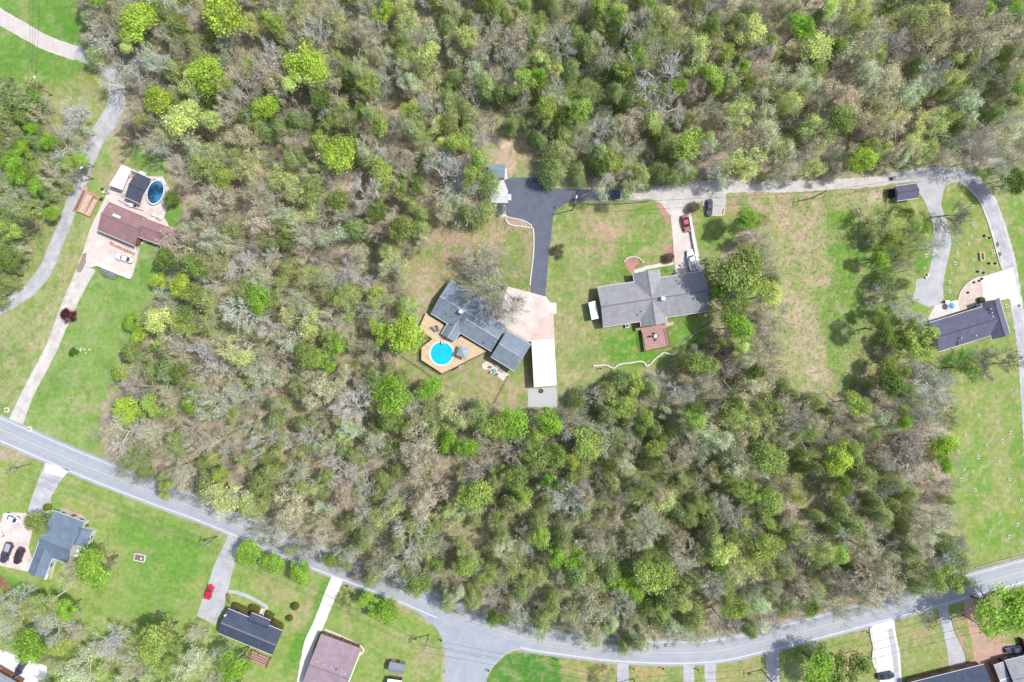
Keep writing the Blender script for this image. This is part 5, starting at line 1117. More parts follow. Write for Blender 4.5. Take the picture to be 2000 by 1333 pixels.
P_BARE = [wood(f'branches', 100+i, h=random.uniform(10.5, 12.5), limbs=(8, 7, 9, 6, 8, 10, 7)[i], nb=(6, 7, 5, 7, 6, 5, 6)[i], nt=8, nf=6 if i % 2 else 7, up=(1.0, .7, 1.3, .9, 1.1, .6, 1.2)[i], spread=((50, 42, 38, 38), (60, 45, 40, 40), (42, 36, 36, 36), (66, 40, 38, 38), (48, 48, 42, 38), (56, 38, 36, 40), (40, 44, 44, 40))[i]) for i in range(7)]
P_BARE += [wood('branches', 150+i, h=11, limbs=(9, 8)[i], nb=9, nt=8, nf=6, up=(.5, .8)[i], spread=((66, 46, 42, 40), (58, 48, 42, 40))[i], r=.2) for i in range(2)]
P_BUDW = [wood(f'branches', 200+i, h=10.5, limbs=7, nb=7, nt=6, nf=5, up=.9, spread=(52, 44, 40, 38)) for i in range(6)]
P_BUD = [bud_cloud('buds', 300+i, P_BUDW[i][1], 4200 if i % 2 else 3000, .12) for i in range(6)]
P_LW = [wood(f'branches', 400+i, h=9, limbs=7, nb=4, nt=0, nf=0, maxlev=2, up=.8) for i in range(3)]
P_LEAF = [leafy_crown('crown', 500+i, nl=(20, 28, 13, 24, 11, 22, 34, 16, 9)[i], n=(4200, 4600, 3400, 4400, 3200, 3800, 5000, 3600, 3000)[i], s=.2, flat=(.7, .6, .85, .65, .9, .75, .6, .8, .9)[i], dens=(.35, 1.12)) for i in range(9)]
P_CED = [cedar_crown('crown', 600+i, R=(2.6, 2.9, 2.3, 2.7)[i], h=(8, 7.4, 8.6, 7.8)[i]) for i in range(4)]
mtk = MB().tube([(0, 0, -.2), (.05, .03, 2), (.1, 0, 4.2), (0, .05, 8)], .2, 7, .03); mtk = mtk.build('trunk', M['bark'], rel=False); P_TK = mtk.data; bpy.data.objects.remove(mtk)
for me in [p[0] for p in P_BARE+P_BUDW+P_LW]: me.materials.append(M['bark'])
for me in P_BUD+[p[0] for p in P_LEAF+P_CED]: me.materials.append(M['leaf'])
CNT = {}
BARKS = [A(206, 206, 186, .84), A(196, 196, 172, .84), A(214, 214, 202, .84), A(204, 196, 172, .84), A(208, 200, 182, .84), A(190, 194, 162, .84)]
YG = A(188, 210, 92, .95); LIME = A(162, 198, 84, .95); MIDG = A(158, 176, 100, 1.0); DKG = A(136, 158, 82, .95)
PALE = A(212, 222, 146, 1.0); TAN = A(214, 210, 172, 1.0); BUFF = A(212, 198, 178, 1.0); WHT = A(218, 226, 190, 1.0); GRN = A(178, 196, 108, 1.02)
OLIVE = A(158, 170, 112, 1.16); OLIVE2 = A(148, 164, 108, 1.14); OLIVE3 = A(168, 180, 120, 1.16)
def jit(c, a=.12):
    k = random.uniform(1-a, 1+a); return (*[min(1, max(0, x*k*random.uniform(1-a*.5, 1+a*.5))) for x in c], 1)
def colname(c):
    r, g_, b = c[:3]
    if c is YG: return 'yellow-green'
    for v, nme in ((LIME, 'lime green'), (MIDG, 'mid-green'), (DKG, 'dark green'), (PALE, 'pale yellow-green'), (TAN, 'tan'), (BUFF, 'pinkish buff'), (WHT, 'whitish green'), (GRN, 'fresh green'), (OLIVE, 'olive'), (OLIVE2, 'deep olive'), (OLIVE3, 'light olive')):
        if c is v: return nme
    return 'green'
PLACED = []
def tree(kind, px, py, Rpx, col=None, label=None, bark=None, hs=1.0, var=None):
    """px, py: where the crown shows in the photograph; Rpx its radius in photo pixels"""
    i = CNT.get(kind, 0); CNT[kind] = i+1
    R = Rpx/S; rz = random.uniform(0, 2*math.pi)
    if kind == 'young_tree':
        j = i % 6; me, tips, rad, tz = P_BUDW[j]; parts = [('branches', me, bark or random.choice(BARKS))]+([('buds', P_BUD[j], col)] if col else []); zc = tz
    elif kind == 'bare_tree':
        me, tips, rad, tz = P_BARE[((i % 7) if Rpx < 40 else 7+i % 2) if var is None else var]; parts = [('branches', me, bark or random.choice(BARKS))]
        zc = tz
    elif kind == 'budding_tree':
        j = (i if var is None else var) % 6; me, tips, rad, tz = P_BUDW[j]; parts = [('branches', me, bark or random.choice(BARKS)), ('buds', P_BUD[j], col)]; zc = tz
    elif kind == 'leafy_tree':
        j = (i if var is None else var) % 9; me, rad = P_LEAF[j]; parts = [('branches', P_LW[j % 3][0], A(150, 138, 124)), ('crown', me, col)]; zc = 10
    else:
        j = (i if var is None else var) % 4; me, rad = P_CED[j]; parts = [('trunk', P_TK, A(130, 112, 98)), ('crown', me, col)]; zc = 6
    s = R/rad*.96; sz = max(.55, min(1.35, s**.5*1.0))*hs*random.uniform(.9, 1.15)*(1 if label else dict(young_tree=1.2, bare_tree=1.3, budding_tree=1.3, cedar_tree=1.12, leafy_tree=1.2)[kind]); s = max(.2, s)
    loc = W(px, py, zc*sz); loc.z = 0
    looks = {'bare_tree': 'leafless grey tree', 'budding_tree': f'budding {colname(col)} tree' if col else '', 'leafy_tree': f'leafy {colname(col)} tree' if col else '', 'cedar_tree': f'{colname(col)} cedar' if col else '', 'young_tree': 'slim grey-twigged tree' if not col else f'slim {colname(col)} tree'}[kind]
    if label is None:
        size = 'tall wide ' if Rpx > 32 else ('' if Rpx > 20 else 'small ')
        lb, gr = autolabel(size+looks, px, py, '')
        gr = {'bare_tree': 'leafless trees of the woods', 'budding_tree': 'budding trees of the woods', 'leafy_tree': 'leafy green trees of the woods', 'cedar_tree': 'cedars of the woods', 'young_tree': 'slim young trees between the big ones'}[kind]
    else: lb, gr = label, {'bare_tree': 'leafless trees of the woods', 'budding_tree': 'budding trees of the woods', 'leafy_tree': 'leafy green trees of the woods', 'cedar_tree': 'cedars of the woods', 'young_tree': 'slim young trees between the big ones'}[kind]
    T = thing(kind, loc, lb, 'tree', gr, rz); qx = random.uniform(.86, 1.18); T.scale = (s*qx, s/qx, sz)
    T.rotation_euler = (random.uniform(-.06, .06), random.uniform(-.06, .06), rz)
    for nme, me, c in parts:
        o = bpy.data.objects.new(nme, me); COL.objects.link(o); o.parent = T; o.color = jit(c, .1 if label is None else .04)
    PLACED.append((px, py, Rpx)); return T

NOTABLE = [
 ('leafy_tree', 592, 125, 40, YG, 'brightest yellow-green leafy tree in the upper woods, kite-shaped crown'),
 ('leafy_tree', 262, 38, 38, YG, 'dense yellow-green tree beside the top-left lane field'),
 ('leafy_tree', 428, 22, 44, YG, 'large lumpy yellow-green tree at the top edge of the left woods'),
 ('leafy_tree', 400, 145, 34, YG, 'yellow-green tree, right one of the tall pair above the shaded lane bend'),
 ('leafy_tree', 372, 160, 28, PALE, 'paler left tree of the tall pair above the shaded lane bend'),
 ('leafy_tree', 305, 200, 28, YG, 'rounded yellow-green tree just right of the shaded lane bend'),
 ('leafy_tree', 350, 235, 32, PALE, 'pale yellow tree below the yellow-green one at the lane bend'),
 ('leafy_tree', 510, 207, 24, YG, 'small star-shaped lime tree alone among brown branches'),
 ('leafy_tree', 747, 22, 22, YG, 'compact bright lime tree near the middle of the top edge'),
 ('leafy_tree', 800, 212, 20, YG, 'small yellow-green tree above the sandy clearing, left one'),
 ('leafy_tree', 856, 243, 18, PALE, 'small round pale lime tree nearest the sandy clearing'),
 ('leafy_tree', 660, 300, 34, YG, 'broad yellow-green tree in the middle of the left woods'),
 ('budding_tree', 665, 55, 34, PALE, 'pale yellow budding tree near the leaning dark trunk'),
 ('budding_tree', 838, 60, 22, WHT, 'whitish green slender tree below the top middle edge'),
 ('budding_tree', 838, 145, 28, PALE, 'pale lime budding tree between cedars and the brown clearing'),
 ('budding_tree', 885, 115, 22, WHT, 'cream-coloured budding tree left of the north cedars'),
 ('leafy_tree', 795, 652, 36, YG, 'big lime-yellow tree touching the tan pool deck'),
 ('leafy_tree', 740, 645, 24, YG, 'smaller yellow-green tree left of the one touching the deck'),
 ('budding_tree', 770, 515, 34, PALE, 'pale yellow tree at the edge of the tan back lawn'),
 ('leafy_tree', 762, 778, 38, LIME, 'bright green oval tree below the pool house yard'),
 ('leafy_tree', 838, 762, 24, LIME, 'round lime tree right of the bright green oval one'),
 ('leafy_tree', 658, 672, 22, LIME, 'bright green tree left of the lime trees by the deck'),
 ('leafy_tree', 638, 705, 20, LIME, 'bright green tree below the one left of the deck trees'),
 ('budding_tree', 680, 740, 30, TAN, 'round tan budding tree left of the pool house yard'),
 ('leafy_tree', 255, 628, 18, LIME, 'dense round clipped green tree at the edge of the left lawn'),
 ('leafy_tree', 300, 625, 26, PALE, 'yellow-green tree right of the round clipped green tree'),
 ('leafy_tree', 270, 655, 18, YG, 'yellow-green bushy tree below the round clipped one'),
 ('leafy_tree', 345, 560, 22, YG, 'upper yellow-green tree at the woods edge of the left lawn'),
 ('leafy_tree', 310, 550, 18, YG, 'small yellow-green tree bordering the left lawn below the maroon roof'),
 ('leafy_tree', 233, 732, 19, YG, 'yellow-green bush-like tree in the middle of the lawn edge'),
 ('leafy_tree', 245, 798, 26, YG, 'low spreading yellow-green tree at the lower lawn edge'),
 ('leafy_tree', 270, 805, 16, LIME, 'small lime tree adjoining the low spreading yellow-green one'),
 ('leafy_tree', 475, 745, 16, YG, 'small lime tree amid the silvery bare crowns'),
 ('leafy_tree', 370, 790, 18, LIME, 'small bright green tree in the left woods above the road'),
 ('budding_tree', 596, 945, 36, PALE, 'forked pale yellow tree in the lower left woods'),
 ('bare_tree', 668, 925, 42, None, 'big silvery bare tree with a full round crown in the lower woods'),
 ('bare_tree', 655, 522, 42, None, 'broad silver-grey bare tree in the middle of the left woods'),
 ('bare_tree', 470, 520, 40, None, 'silver bare tree right of the maroon roof, upper one'),
 ('bare_tree', 385, 700, 44, None, 'white-branched bare tree spreading toward the lower left lawn'),
 ('bare_tree', 240, 845, 50, None, 'wide leafless tree hanging over the lower corner of the left lawn'),
 ('bare_tree', 860, 345, 62, None, 'very broad bare tree left of the white gabled shed'),
 ('bare_tree', 895, 380, 50, None, 'pinkish bare tree overlapping the tan back lawn top'),
 ('bare_tree', 455, 790, 40, None, 'pale bare tree in the tangle above the south edge'),
 ('bare_tree', 120, 500, 1, None, None),
 ('bare_tree', 1285, 150, 62, None, 'sprawling pale dead tree with long white limbs in the upper woods'),
 ('bare_tree', 142, 200, 40, None, 'white-branched bare tree beside the left lane pole'),
 ('bare_tree', 118, 285, 34, None, 'grey bare tree below the white-branched one beside the lane'),
 ('bare_tree', 985, 556, 80, None, 'huge bare shade tree spreading over the blue-grey roof'),
 ('bare_tree', 938, 508, 40, None, 'olive-twigged bare tree above the left part of the blue-grey roof'), ('bare_tree', 985, 605, 36, None, 'bare branches of the tree leaning over the pinkish forecourt'),
 ('cedar_tree', 940, 415, 27, OLIVE, 'rounded olive cedar at the lower left of the white shed'),
 ('cedar_tree', 955, 355, 28, OLIVE2, 'olive cedar covering the left end of the blue-grey shed'),
 ('cedar_tree', 820, 447, 17, OLIVE3, 'small lone cedar at the upper left of the tan back lawn'),
 ('cedar_tree', 1082, 325, 27, OLIVE, 'dark shading cedar at the upper right of the asphalt turning area'),
 ('cedar_tree', 1075, 345, 22, OLIVE2, 'lowest cedar touching the asphalt turning area'),
 ('leafy_tree', 1345, 285, 30, GRN, 'soft green tree above the gravel lane apron'),
 ('budding_tree', 1205, 340, 20, BUFF, 'grey-brown round bush-like tree on the lane edge between cedars'),
 ('cedar_tree', 1130, 335, 22, OLIVE3, 'left cedar of the row along the dark driveway'), ('cedar_tree', 1245, 340, 26, OLIVE, 'middle cedar of the row along the dark driveway'), ('cedar_tree', 1295, 335, 26, OLIVE2, 'right cedar of the row along the dark driveway'), ('cedar_tree', 1345, 335, 20, OLIVE, 'last cedar before the gravel lane apron'),
 ('leafy_tree', 1565, 50, 24, LIME, 'bright green tree at the top of the right woods'),
 ('leafy_tree', 1598, 90, 30, PALE, 'yellow-green tree below the bright green one in the right woods'),
 ('budding_tree', 1640, 45, 30, WHT, 'whitish budding tree right of the bright green one'),
 ('budding_tree', 1665, 110, 40, WHT, 'wide cream budding tree in the right woods'),
 ('budding_tree', 1725, 130, 42, TAN, 'wide tan budding tree right of the cream one'),
 ('budding_tree', 1535, 180, 44, PALE, 'large pale yellow tree in the right woods near the bleached trunk'),
 ('leafy_tree', 1470, 60, 32, PALE, 'pale lime tree left of the bleached trunk'),
 ('budding_tree', 1350, 60, 34, PALE, 'pale yellow tree at the top above the sprawling dead tree'),
 ('leafy_tree', 1690, 310, 26, YG, 'yellow-green tree touching the right part of the lane'),
 ('leafy_tree', 1985, 20, 20, LIME, 'bright green tree in the top right corner'),
 ('budding_tree', 1475, 770, 40, TAN, 'wide tan budding tree below the lower end of the garden thicket'),
 ('budding_tree', 1490, 830, 34, PALE, 'pale yellow-tan tree under the wide tan one'),
 ('budding_tree', 1290, 965, 42, PALE, 'pale yellow round tree in the lower middle woods'),
 ('budding_tree', 1072, 970, 34, WHT, 'cream blossom-like tree in the lower middle woods'),
 ('leafy_tree', 1640, 893, 30, YG, 'lone vivid yellow tree in the lower right woods'),
 ('leafy_tree', 1640, 965, 14, YG, 'little yellow tree beneath the lone vivid yellow one'),
 ('leafy_tree', 1408, 1108, 16, LIME, 'small narrow lime tree in the grey lower right woods'),
 ('leafy_tree', 1850, 875, 24, YG, 'yellow tree at the edge of the stone ring field'),
 ('budding_tree', 1540, 975, 36, BUFF, 'pinkish buff tree in the lower right woods'),
 ('leafy_tree', 1282, 1130, 36, GRN, 'vivid green tree in the lower woods, larger one'), ('leafy_tree', 1215, 1140, 26, LIME, 'vivid lime tree left of the larger vivid green one'), ('leafy_tree', 1240, 1165, 24, LIME, 'lime tree under the vivid green thicket'),
 ('leafy_tree', 1120, 1095, 26, LIME, 'bright green tree in the lower woods left of the vivid thicket'),
 ('budding_tree', 1120, 1215, 30, TAN, 'sandy tan tree at the roadside edge of the lower woods'), ('budding_tree', 1270, 1250, 28, TAN, 'tan tree overhanging the road curve'),
 ('leafy_tree', 1000, 830, 34, LIME, 'bright green tree left of the gravel pad shadow'), ('leafy_tree', 1075, 822, 26, LIME, 'round bright green tree just below the gravel pad'),
 ('cedar_tree', 1130, 780, 22, OLIVE2, 'dark cedar right of the gravel pad'), ('cedar_tree', 1185, 770, 24, OLIVE, 'olive cedar second right of the gravel pad'),
 ('leafy_tree', 1245, 750, 22, GRN, 'slender fresh green tree below the wavy stone edging'), ('bare_tree', 1285, 740, 26, None, 'white-limbed bare tree below the wavy stone edging'), ('bare_tree', 1335, 755, 36, None, 'hazy grey bare tree right of the white-limbed one'),
 ('leafy_tree', 1215, 800, 24, GRN, 'fresh green tree under the cedars by the edging'), ('leafy_tree', 1145, 870, 32, GRN, 'broad fresh green tree below the gravel pad cedars'),
 # trees round the meadow and the right house
 ('leafy_tree', 1448, 518, 46, MIDG, 'large mid-green tree between the grey house and the meadow'), ('leafy_tree', 1462, 430, 22, LIME, 'bright small tree at the top of the garden thicket'), ('leafy_tree', 1478, 560, 30, GRN, 'fresh green tree at the meadow side of the thicket'), ('leafy_tree', 1440, 600, 28, MIDG, 'mid-green tree low in the garden thicket'),
 ('leafy_tree', 1450, 640, 26, LIME, 'bright green tree right of the back lawn'), ('bare_tree', 1490, 470, 26, None, 'grey bare tree at the top edge of the garden thicket'), ('bare_tree', 1530, 620, 30, None, 'bare tree leaning into the left side of the meadow'), ('bare_tree', 1400, 680, 34, None, 'dark grey bare tree at the right corner of the back lawn'),
 ('leafy_tree', 1370, 710, 26, MIDG, 'mid-green tree below the right corner of the back lawn'),
 ('budding_tree', 1730, 425, 36, GRN, 'mid-green tree below the slate shed, left one'), ('budding_tree', 1775, 445, 32, GRN, 'fresh green tree right below the slate shed'), ('budding_tree', 1795, 470, 26, PALE, 'yellow tinged tree beside the grey drive'), ('cedar_tree', 1735, 545, 20, OLIVE2, 'dark cedar right of the meadow'),
 ('bare_tree', 1855, 415, 46, None, 'thin bare tree between the grey drive and the lane'), ('bare_tree', 1825, 480, 34, None, 'bare tree casting twiggy shadow on the grey drive'), ('bare_tree', 1760, 520, 24, None, 'small bare tree at the meadow edge'), ('bare_tree', 1795, 610, 32, None, 'bare tree at the left end of the patio'),
 ('leafy_tree', 1812, 668, 34, GRN, 'fresh green tree overlapping the left end of the slate roof'), ('budding_tree', 1735, 590, 24, MIDG, 'mid-green tree on the right rim of the meadow'), ('leafy_tree', 1730, 640, 24, DKG, 'dark green tree on the lower right rim of the meadow'), ('bare_tree', 1760, 600, 28, None, 'grey bare tree between meadow rim and patio'),
 ('bare_tree', 1825, 750, 46, None, 'wide grey bare tree below the slate-roofed house'), ('bare_tree', 1945, 720, 44, None, 'thin grey bare tree right below the slate-roofed house'), ('leafy_tree', 1750, 745, 26, DKG, 'dark green tree at the lower tip of the meadow'), ('leafy_tree', 1680, 790, 24, GRN, 'fresh green tree at the bottom rim of the meadow'),
 ('bare_tree', 1975, 345, 40, None, 'bare tree beyond the lane bend pole'), ('leafy_tree', 1990, 350, 22, DKG, 'dark green tree at the upper right edge beside the lane pole'),
 # left strip
 ('cedar_tree', 30, 195, 36, OLIVE2, 'large dark olive cedar at the left edge near the lane field'), ('cedar_tree', -5, 215, 30, OLIVE, 'olive cedar cut by the left edge'), ('leafy_tree', 48, 290, 18, LIME, 'bright green shrubby tree at the left edge, upper one'), ('leafy_tree', 30, 330, 22, LIME, 'bright green shrubby tree at the left edge, lower one'), ('leafy_tree', 96, 415, 15, LIME, 'small round lime tree alone beside the left lane'),
 ('leafy_tree', 135, 320, 18, GRN, 'green shrubby tree at the lane side below the bare ones'), ('bare_tree', 95, 350, 30, None, 'grey bare tree left of the lane-side green shrub'), ('bare_tree', 15, 390, 32, None, 'bare tree at the left edge below the green shrubs'), ('cedar_tree', 30, 410, 22, OLIVE, 'rounded olive cedar at the left edge'), ('leafy_tree', 15, 450, 22, GRN, 'green tree at the left edge beside the olive cedar'), ('leafy_tree', 10, 500, 24, DKG, 'dark green tree at the left edge, lowest one'), ('bare_tree', 45, 440, 24, None, 'brownish bare tree between left edge and lane'), ('leafy_tree', 58, 250, 14, LIME, 'little lime shrub tree beside the large dark cedar'),
 ('leafy_tree', 322, 505, 22, DKG, 'dark green tree under the right end of the maroon roof'), ('bare_tree', 350, 480, 44, None, 'tan-grey bare tree overhanging the narrow maroon roof end'), ('leafy_tree', 335, 385, 16, DKG, 'dark green bush-like tree right of the oval pool'), ('bare_tree', 345, 330, 30, None, 'grey tree above and right of the oval pool'),
 ('bare_tree', 1985, 712, 26, None, 'thin bare tree leaning over the lane below the slate roof'), ('leafy_tree', 1895, 722, 24, MIDG, 'green tree below the middle of the slate-roofed house'), ('bare_tree', 215, 150, 34, None, 'grey bare tree hanging over the lane bend itself'), ('bare_tree', 205, 60, 40, None, 'grey-green bare tree over the right side of the top-left field'), ('budding_tree', 170, 65, 24, TAN, 'tan budding tree at the right side of the top-left field'), ('bare_tree', 250, 110, 40, None, 'pale bare tree shading the lane bend from above'), ('bare_tree', 255, 210, 30, None, 'bare tree shading the lane bend from the right'), ('bare_tree', 250, 260, 26, None, 'brown bare tree below the shaded lane bend'),
 # gardens along the bottom road
 ('leafy_tree', 486, 1083, 26, LIME, 'first of three yard trees beside the speckled grey driveway'), ('leafy_tree', 532, 1103, 23, LIME, 'middle of the three yard trees along the road'), ('leafy_tree', 585, 1121, 24, LIME, 'right one of the three yard trees along the road'),
 ('leafy_tree', 725, 1182, 26, LIME, 'left half of the dense hedge-like tree by the road'), ('leafy_tree', 758, 1198, 26, LIME, 'right half of the dense hedge-like tree by the road'), ('bare_tree', 680, 1172, 24, None, 'bare brown-twigged tree left of the hedge-like one'),
 ('leafy_tree', 182, 1112, 36, LIME, 'wide green tree behind the slate-blue L-shaped house'), ('bare_tree', 130, 1125, 30, None, 'bare tree left of the wide green tree by the slate-blue house'), ('leafy_tree', 70, 1022, 20, MIDG, 'grey-green tree between parking court and slate-blue roof'),
 ('budding_tree', 90, 1175, 34, GRN, 'budding green tree in the lower left corner woods'), ('budding_tree', 30, 1205, 36, GRN, 'green budding tree near the red-brown patch at the left edge'), ('bare_tree', 100, 1230, 40, None, 'silvery bare tree in the lower left corner woods'), ('bare_tree', 200, 1250, 48, None, 'wide bare tree above the white gravel court'), ('bare_tree', 10, 1190, 40, None, 'bare tree with white limbs at the left edge'), ('leafy_tree', 300, 1255, 34, GRN, 'green-yellow tree in the lower left corner woods'), ('budding_tree', 360, 1290, 40, WHT, 'grey-green budding tree at the bottom left of the charcoal roof'), ('bare_tree', 385, 1255, 30, None, 'bare tree left of the charcoal roof'), ('leafy_tree', 450, 1305, 32, LIME, 'bright green tree below the charcoal roof'), ('leafy_tree', 50, 1262, 30, LIME, 'green tree over the top of the white gravel court'), ('budding_tree', 160, 1300, 40, WHT, 'grey-green tree right of the white gravel court'), ('bare_tree', 260, 1310, 38, None, 'bare tree at the bottom edge over reddish ground'), ('leafy_tree', 110, 1265, 24, GRN, 'green tree right above the white gravel court'), ('budding_tree', 310, 1320, 36, GRN, 'green budding tree at the bottom edge'),
 ('leafy_tree', 1603, 1312, 36, LIME, 'sunlit lime tree at the bottom edge'), ('leafy_tree', 1668, 1320, 42, DKG, 'dark green dense tree right of the sunlit lime one'), ('leafy_tree', 1965, 1203, 50, LIME, 'big dense green corner garden tree at the lower right'), ('leafy_tree', 2005, 1190, 40, LIME, 'green tree cut by the right edge beside the corner one'), ('budding_tree', 1190, 1325, 20, MIDG, 'little green tree at the bottom left of the first short driveway'), ('bare_tree', 1815, 1212, 20, None, 'low bare shrub tree in the lawn between two driveways'), ('bare_tree', 1582, 1262, 12, None, 'tiny bare shrub in the lawn by the sunlit trees'),
]
for t in NOTABLE:
    if t[3] < 5: continue
    big = {'huge bare': 1.15}.get(' '.join((t[5] or '').split()[:2]), 1.0)
    dense = t[0] == 'leafy_tree' and t[2] > 1060 and t[3] < 30
    bk = A(178, 180, 164) if t[5] and 'huge' in t[5] else A(212, 212, 204, .75) if t[0] == 'bare_tree' and t[5] and any(w_ in t[5] for w_ in ('silver', 'white', 'pale')) else A(164, 160, 148) if t[0] == 'bare_tree' and t[5] and 'thin' in t[5] else (A(120, 104, 96) if t[0] == 'bare_tree' and t[5] and ('brown' in t[5] or 'dark' in t[5]) else None)
    tree(t[0], t[1], t[2], t[3], t[4], t[5], bk, hs=.62 if dense or (t[0] == 'leafy_tree' and t[3] < 19) else 1.0*big)

# woods: crowns scattered inside the traced woodland outline
def rs_in(poly, n, margin=0):
    a = np.array(poly); lo = a.min(0); hi = a.max(0); P = np.random.rand(n, 2)*(hi-lo)+lo; return P[inpoly(P[:, 0], P[:, 1], poly)]
REG = [  # x, y, radius, weights (bare, budding, cedar, leafy)
 (1130, 150, 260, (.22, .14, .44, .20)), (1650, 160, 330, (.33, .45, .16, .06)), (550, 180, 260, (.42, .32, .16, .10)), (480, 700, 280, (.60, .20, .15, .05)), (700, 420, 200, (.48, .22, .22, .08)),
 (1150, 950, 260, (.32, .28, .24, .16)), (760, 1020, 260, (.46, .26, .24, .04)), (1100, 1220, 150, (.32, .18, .46, .04)), (1650, 1020, 260, (.52, .22, .22, .04)), (1500, 1180, 200, (.42, .12, .42, .04)), (1420, 600, 130, (.25, .15, .2, .40)), (1750, 780, 130, (.5, .2, .15, .15))]
KINDS = ['bare_tree', 'budding_tree', 'cedar_tree', 'leafy_tree']
LIM = dict(bare_tree=298, budding_tree=298, cedar_tree=298, leafy_tree=240)
FILL = [([(1700, 420), (1760, 400), (1812, 440), (1815, 500), (1780, 545), (1715, 520)], (.12, .38, .1, .4)), ([(1705, 560), (1780, 550), (1790, 700), (1760, 745), (1715, 680)], (.25, .3, .15, .3)), ([(-30, 150), (85, 165), (75, 300), (66, 400), (50, 470), (25, 545), (-30, 600)], (.25, .3, .2, .25)), ([(80, 230), (180, 250), (172, 280), (140, 360), (80, 400)], (.5, .3, .1, .1)),
  ([(-30, 1150), (60, 1165), (150, 1195), (230, 1235), (330, 1250), (420, 1260), (470, 1300), (480, 1370), (95, 1370), (90, 1300), (0, 1262), (-30, 1262)], (.35, .45, .05, .15)), ([(1735, 640), (1780, 600), (1800, 620), (1790, 740), (1740, 720)], (.5, .3, .1, .1))]
acc = np.array([(p_[0], p_[1], p_[2]) for p_ in PLACED], float)
for poly, wts in FILL:
    for x, y in rs_in(poly, 500):
        kd = KINDS[int(np.searchsorted(np.cumsum(wts), random.random()*.999))]; R = random.triangular(10, 22, 14) if (poly[0][0] > 1600 or poly[0][1] < 400) else random.triangular(13, 30, 19); d = np.hypot(acc[:, 0]-x, acc[:, 1]-y)
        if np.any(d < (R+acc[:, 2])*(.56 if poly[0][1] < 400 else .6)): continue
        tree(kd, x, y, R, {'budding_tree': random.choice([GRN, MIDG, PALE, WHT]), 'cedar_tree': OLIVE2, 'leafy_tree': random.choice([LIME, GRN, MIDG])}.get(kd), hs=.7); acc = np.vstack([acc, (x, y, R)])
cand = rs_in(FOREST, 26000); order = np.arange(len(cand)); edge = polydist(cand[:, 0], cand[:, 1], FOREST)
acc = np.array([(p_[0], p_[1], p_[2]) for p_ in PLACED], float)
for (x, y), ed in zip(cand, edge):
    if x < -25 or x > 2030 or y < -35: continue
    R = random.triangular(18, 46, 28)
    wts = np.zeros(4)
    for rx, ry, rr, w_ in REG: wts += np.array(w_)*math.exp(-((x-rx)**2+(y-ry)**2)/(2*(rr*.6)**2))
    wts += np.array((.4, .26, .24, .1))*.05; wts /= wts.sum(); kd = KINDS[int(np.searchsorted(np.cumsum(wts), random.random()*.9999))]
    if kd == 'cedar_tree': R = random.triangular(14, 30, 21)
    if kd == 'leafy_tree': R = random.triangular(12, 28, 18)
    if ed < R*.72: 
        R = ed/.72
        if R < 12: continue
    d = np.hypot(acc[:, 0]-x, acc[:, 1]-y)
    if np.any(d < (R+acc[:, 2])*.52): continue
    if CNT.get(kd, 0) >= LIM[kd]:
        kd = next((k for k in KINDS if CNT.get(k, 0) < LIM[k]), None)
        if kd is None: break
    q = random.random()
    NW = x < 1000 and y < 420; NE = x > 1350 and y < 340
    if kd == 'budding_tree': col = random.choice([TAN, TAN, BUFF, PALE, WHT, TAN, PALE] if NE else ([PALE, TAN, GRN, BUFF, WHT] if NW else [GRN, TAN, PALE, WHT, GRN, MIDG, BUFF]))
    elif kd == 'cedar_tree': col = random.choice([OLIVE, OLIVE2, OLIVE3, OLIVE])
    elif kd == 'leafy_tree': col = random.choice([MIDG, GRN, MIDG, PALE, LIME, DKG, GRN])
    else: col = None
    tree(kd, x, y, R, col)
    acc = np.vstack([acc, (x, y, R)])
acc2 = np.zeros((1, 3))
for x, y in rs_in(FOREST, 3000):
    if CNT.get('young_tree', 0) >= 296: break
    if x < -10 or x > 2010 or y < -15: continue
    R = random.uniform(14, 26); d = np.hypot(acc2[:, 0]-x, acc2[:, 1]-y)
    if np.any(d < 42) or polydist(np.array([x]), np.array([y]), FOREST)[0] < R: continue
    cd_ = np.hypot(acc[:, 0]-x, acc[:, 1]-y)
    if np.min(cd_) < 9 or any(math.hypot(q[1]-x, q[2]-y) < q[3]*.9 for q in NOTABLE if q[0] == 'leafy_tree'): continue
    tree('young_tree', x, y, R, random.choice([None, None, GRN, WHT, TAN, GRN]), hs=1.25); acc2 = np.vstack([acc2, (x, y, R)])

# understory: saplings, brambles and twigs nobody could count
rs = np.random.RandomState(11)
U = rs_in(FOREST, 15000); U = U[(U[:, 0] > -30) & (U[:, 0] < 2030) & (U[:, 1] > -40)][:7600]
UE = polydist(U[:, 0], U[:, 1], FOREST); U = U[UE > 7]
clear = vnoise(U[:, 0], U[:, 1], 60, 77); U = U[(clear > .38) | (rs.rand(len(U)) < .45)]
wl_ = np.array([W(a, b) for a, b in U]); m_ = len(wl_); k = 26
green = np.array([[.15, .21, .08], [.19, .23, .09], [.16, .19, .10], [.24, .24, .15], [.17, .21, .09]])*2.1
ci = rs.randint(0, 5, m_); rad = rs.uniform(.5, 1.5, m_); hh = rs.uniform(.5, 2.6, m_)
dd = rnorm(rs.normal(size=(m_, k, 3))); C = wl_[:, None]+dd*np.stack([rad, rad, hh*.5], 1)[:, None]*rs.uniform(.4, 1, (m_, k, 1)); C[..., 2] += hh[:, None]*.55
V, F_ = leafquads(C.reshape(-1, 3), rnorm(dd.reshape(-1, 3)+rs.normal(size=(m_*k, 3))*.6+np.array([0, 0, .5])), rs.uniform(.09, .24, m_*k), rs)
tn = np.repeat(np.repeat(green[ci], k, 0)*rs.normal(1, .2, (m_*k, 1)).clip(.5, 1.6), 4, 0)
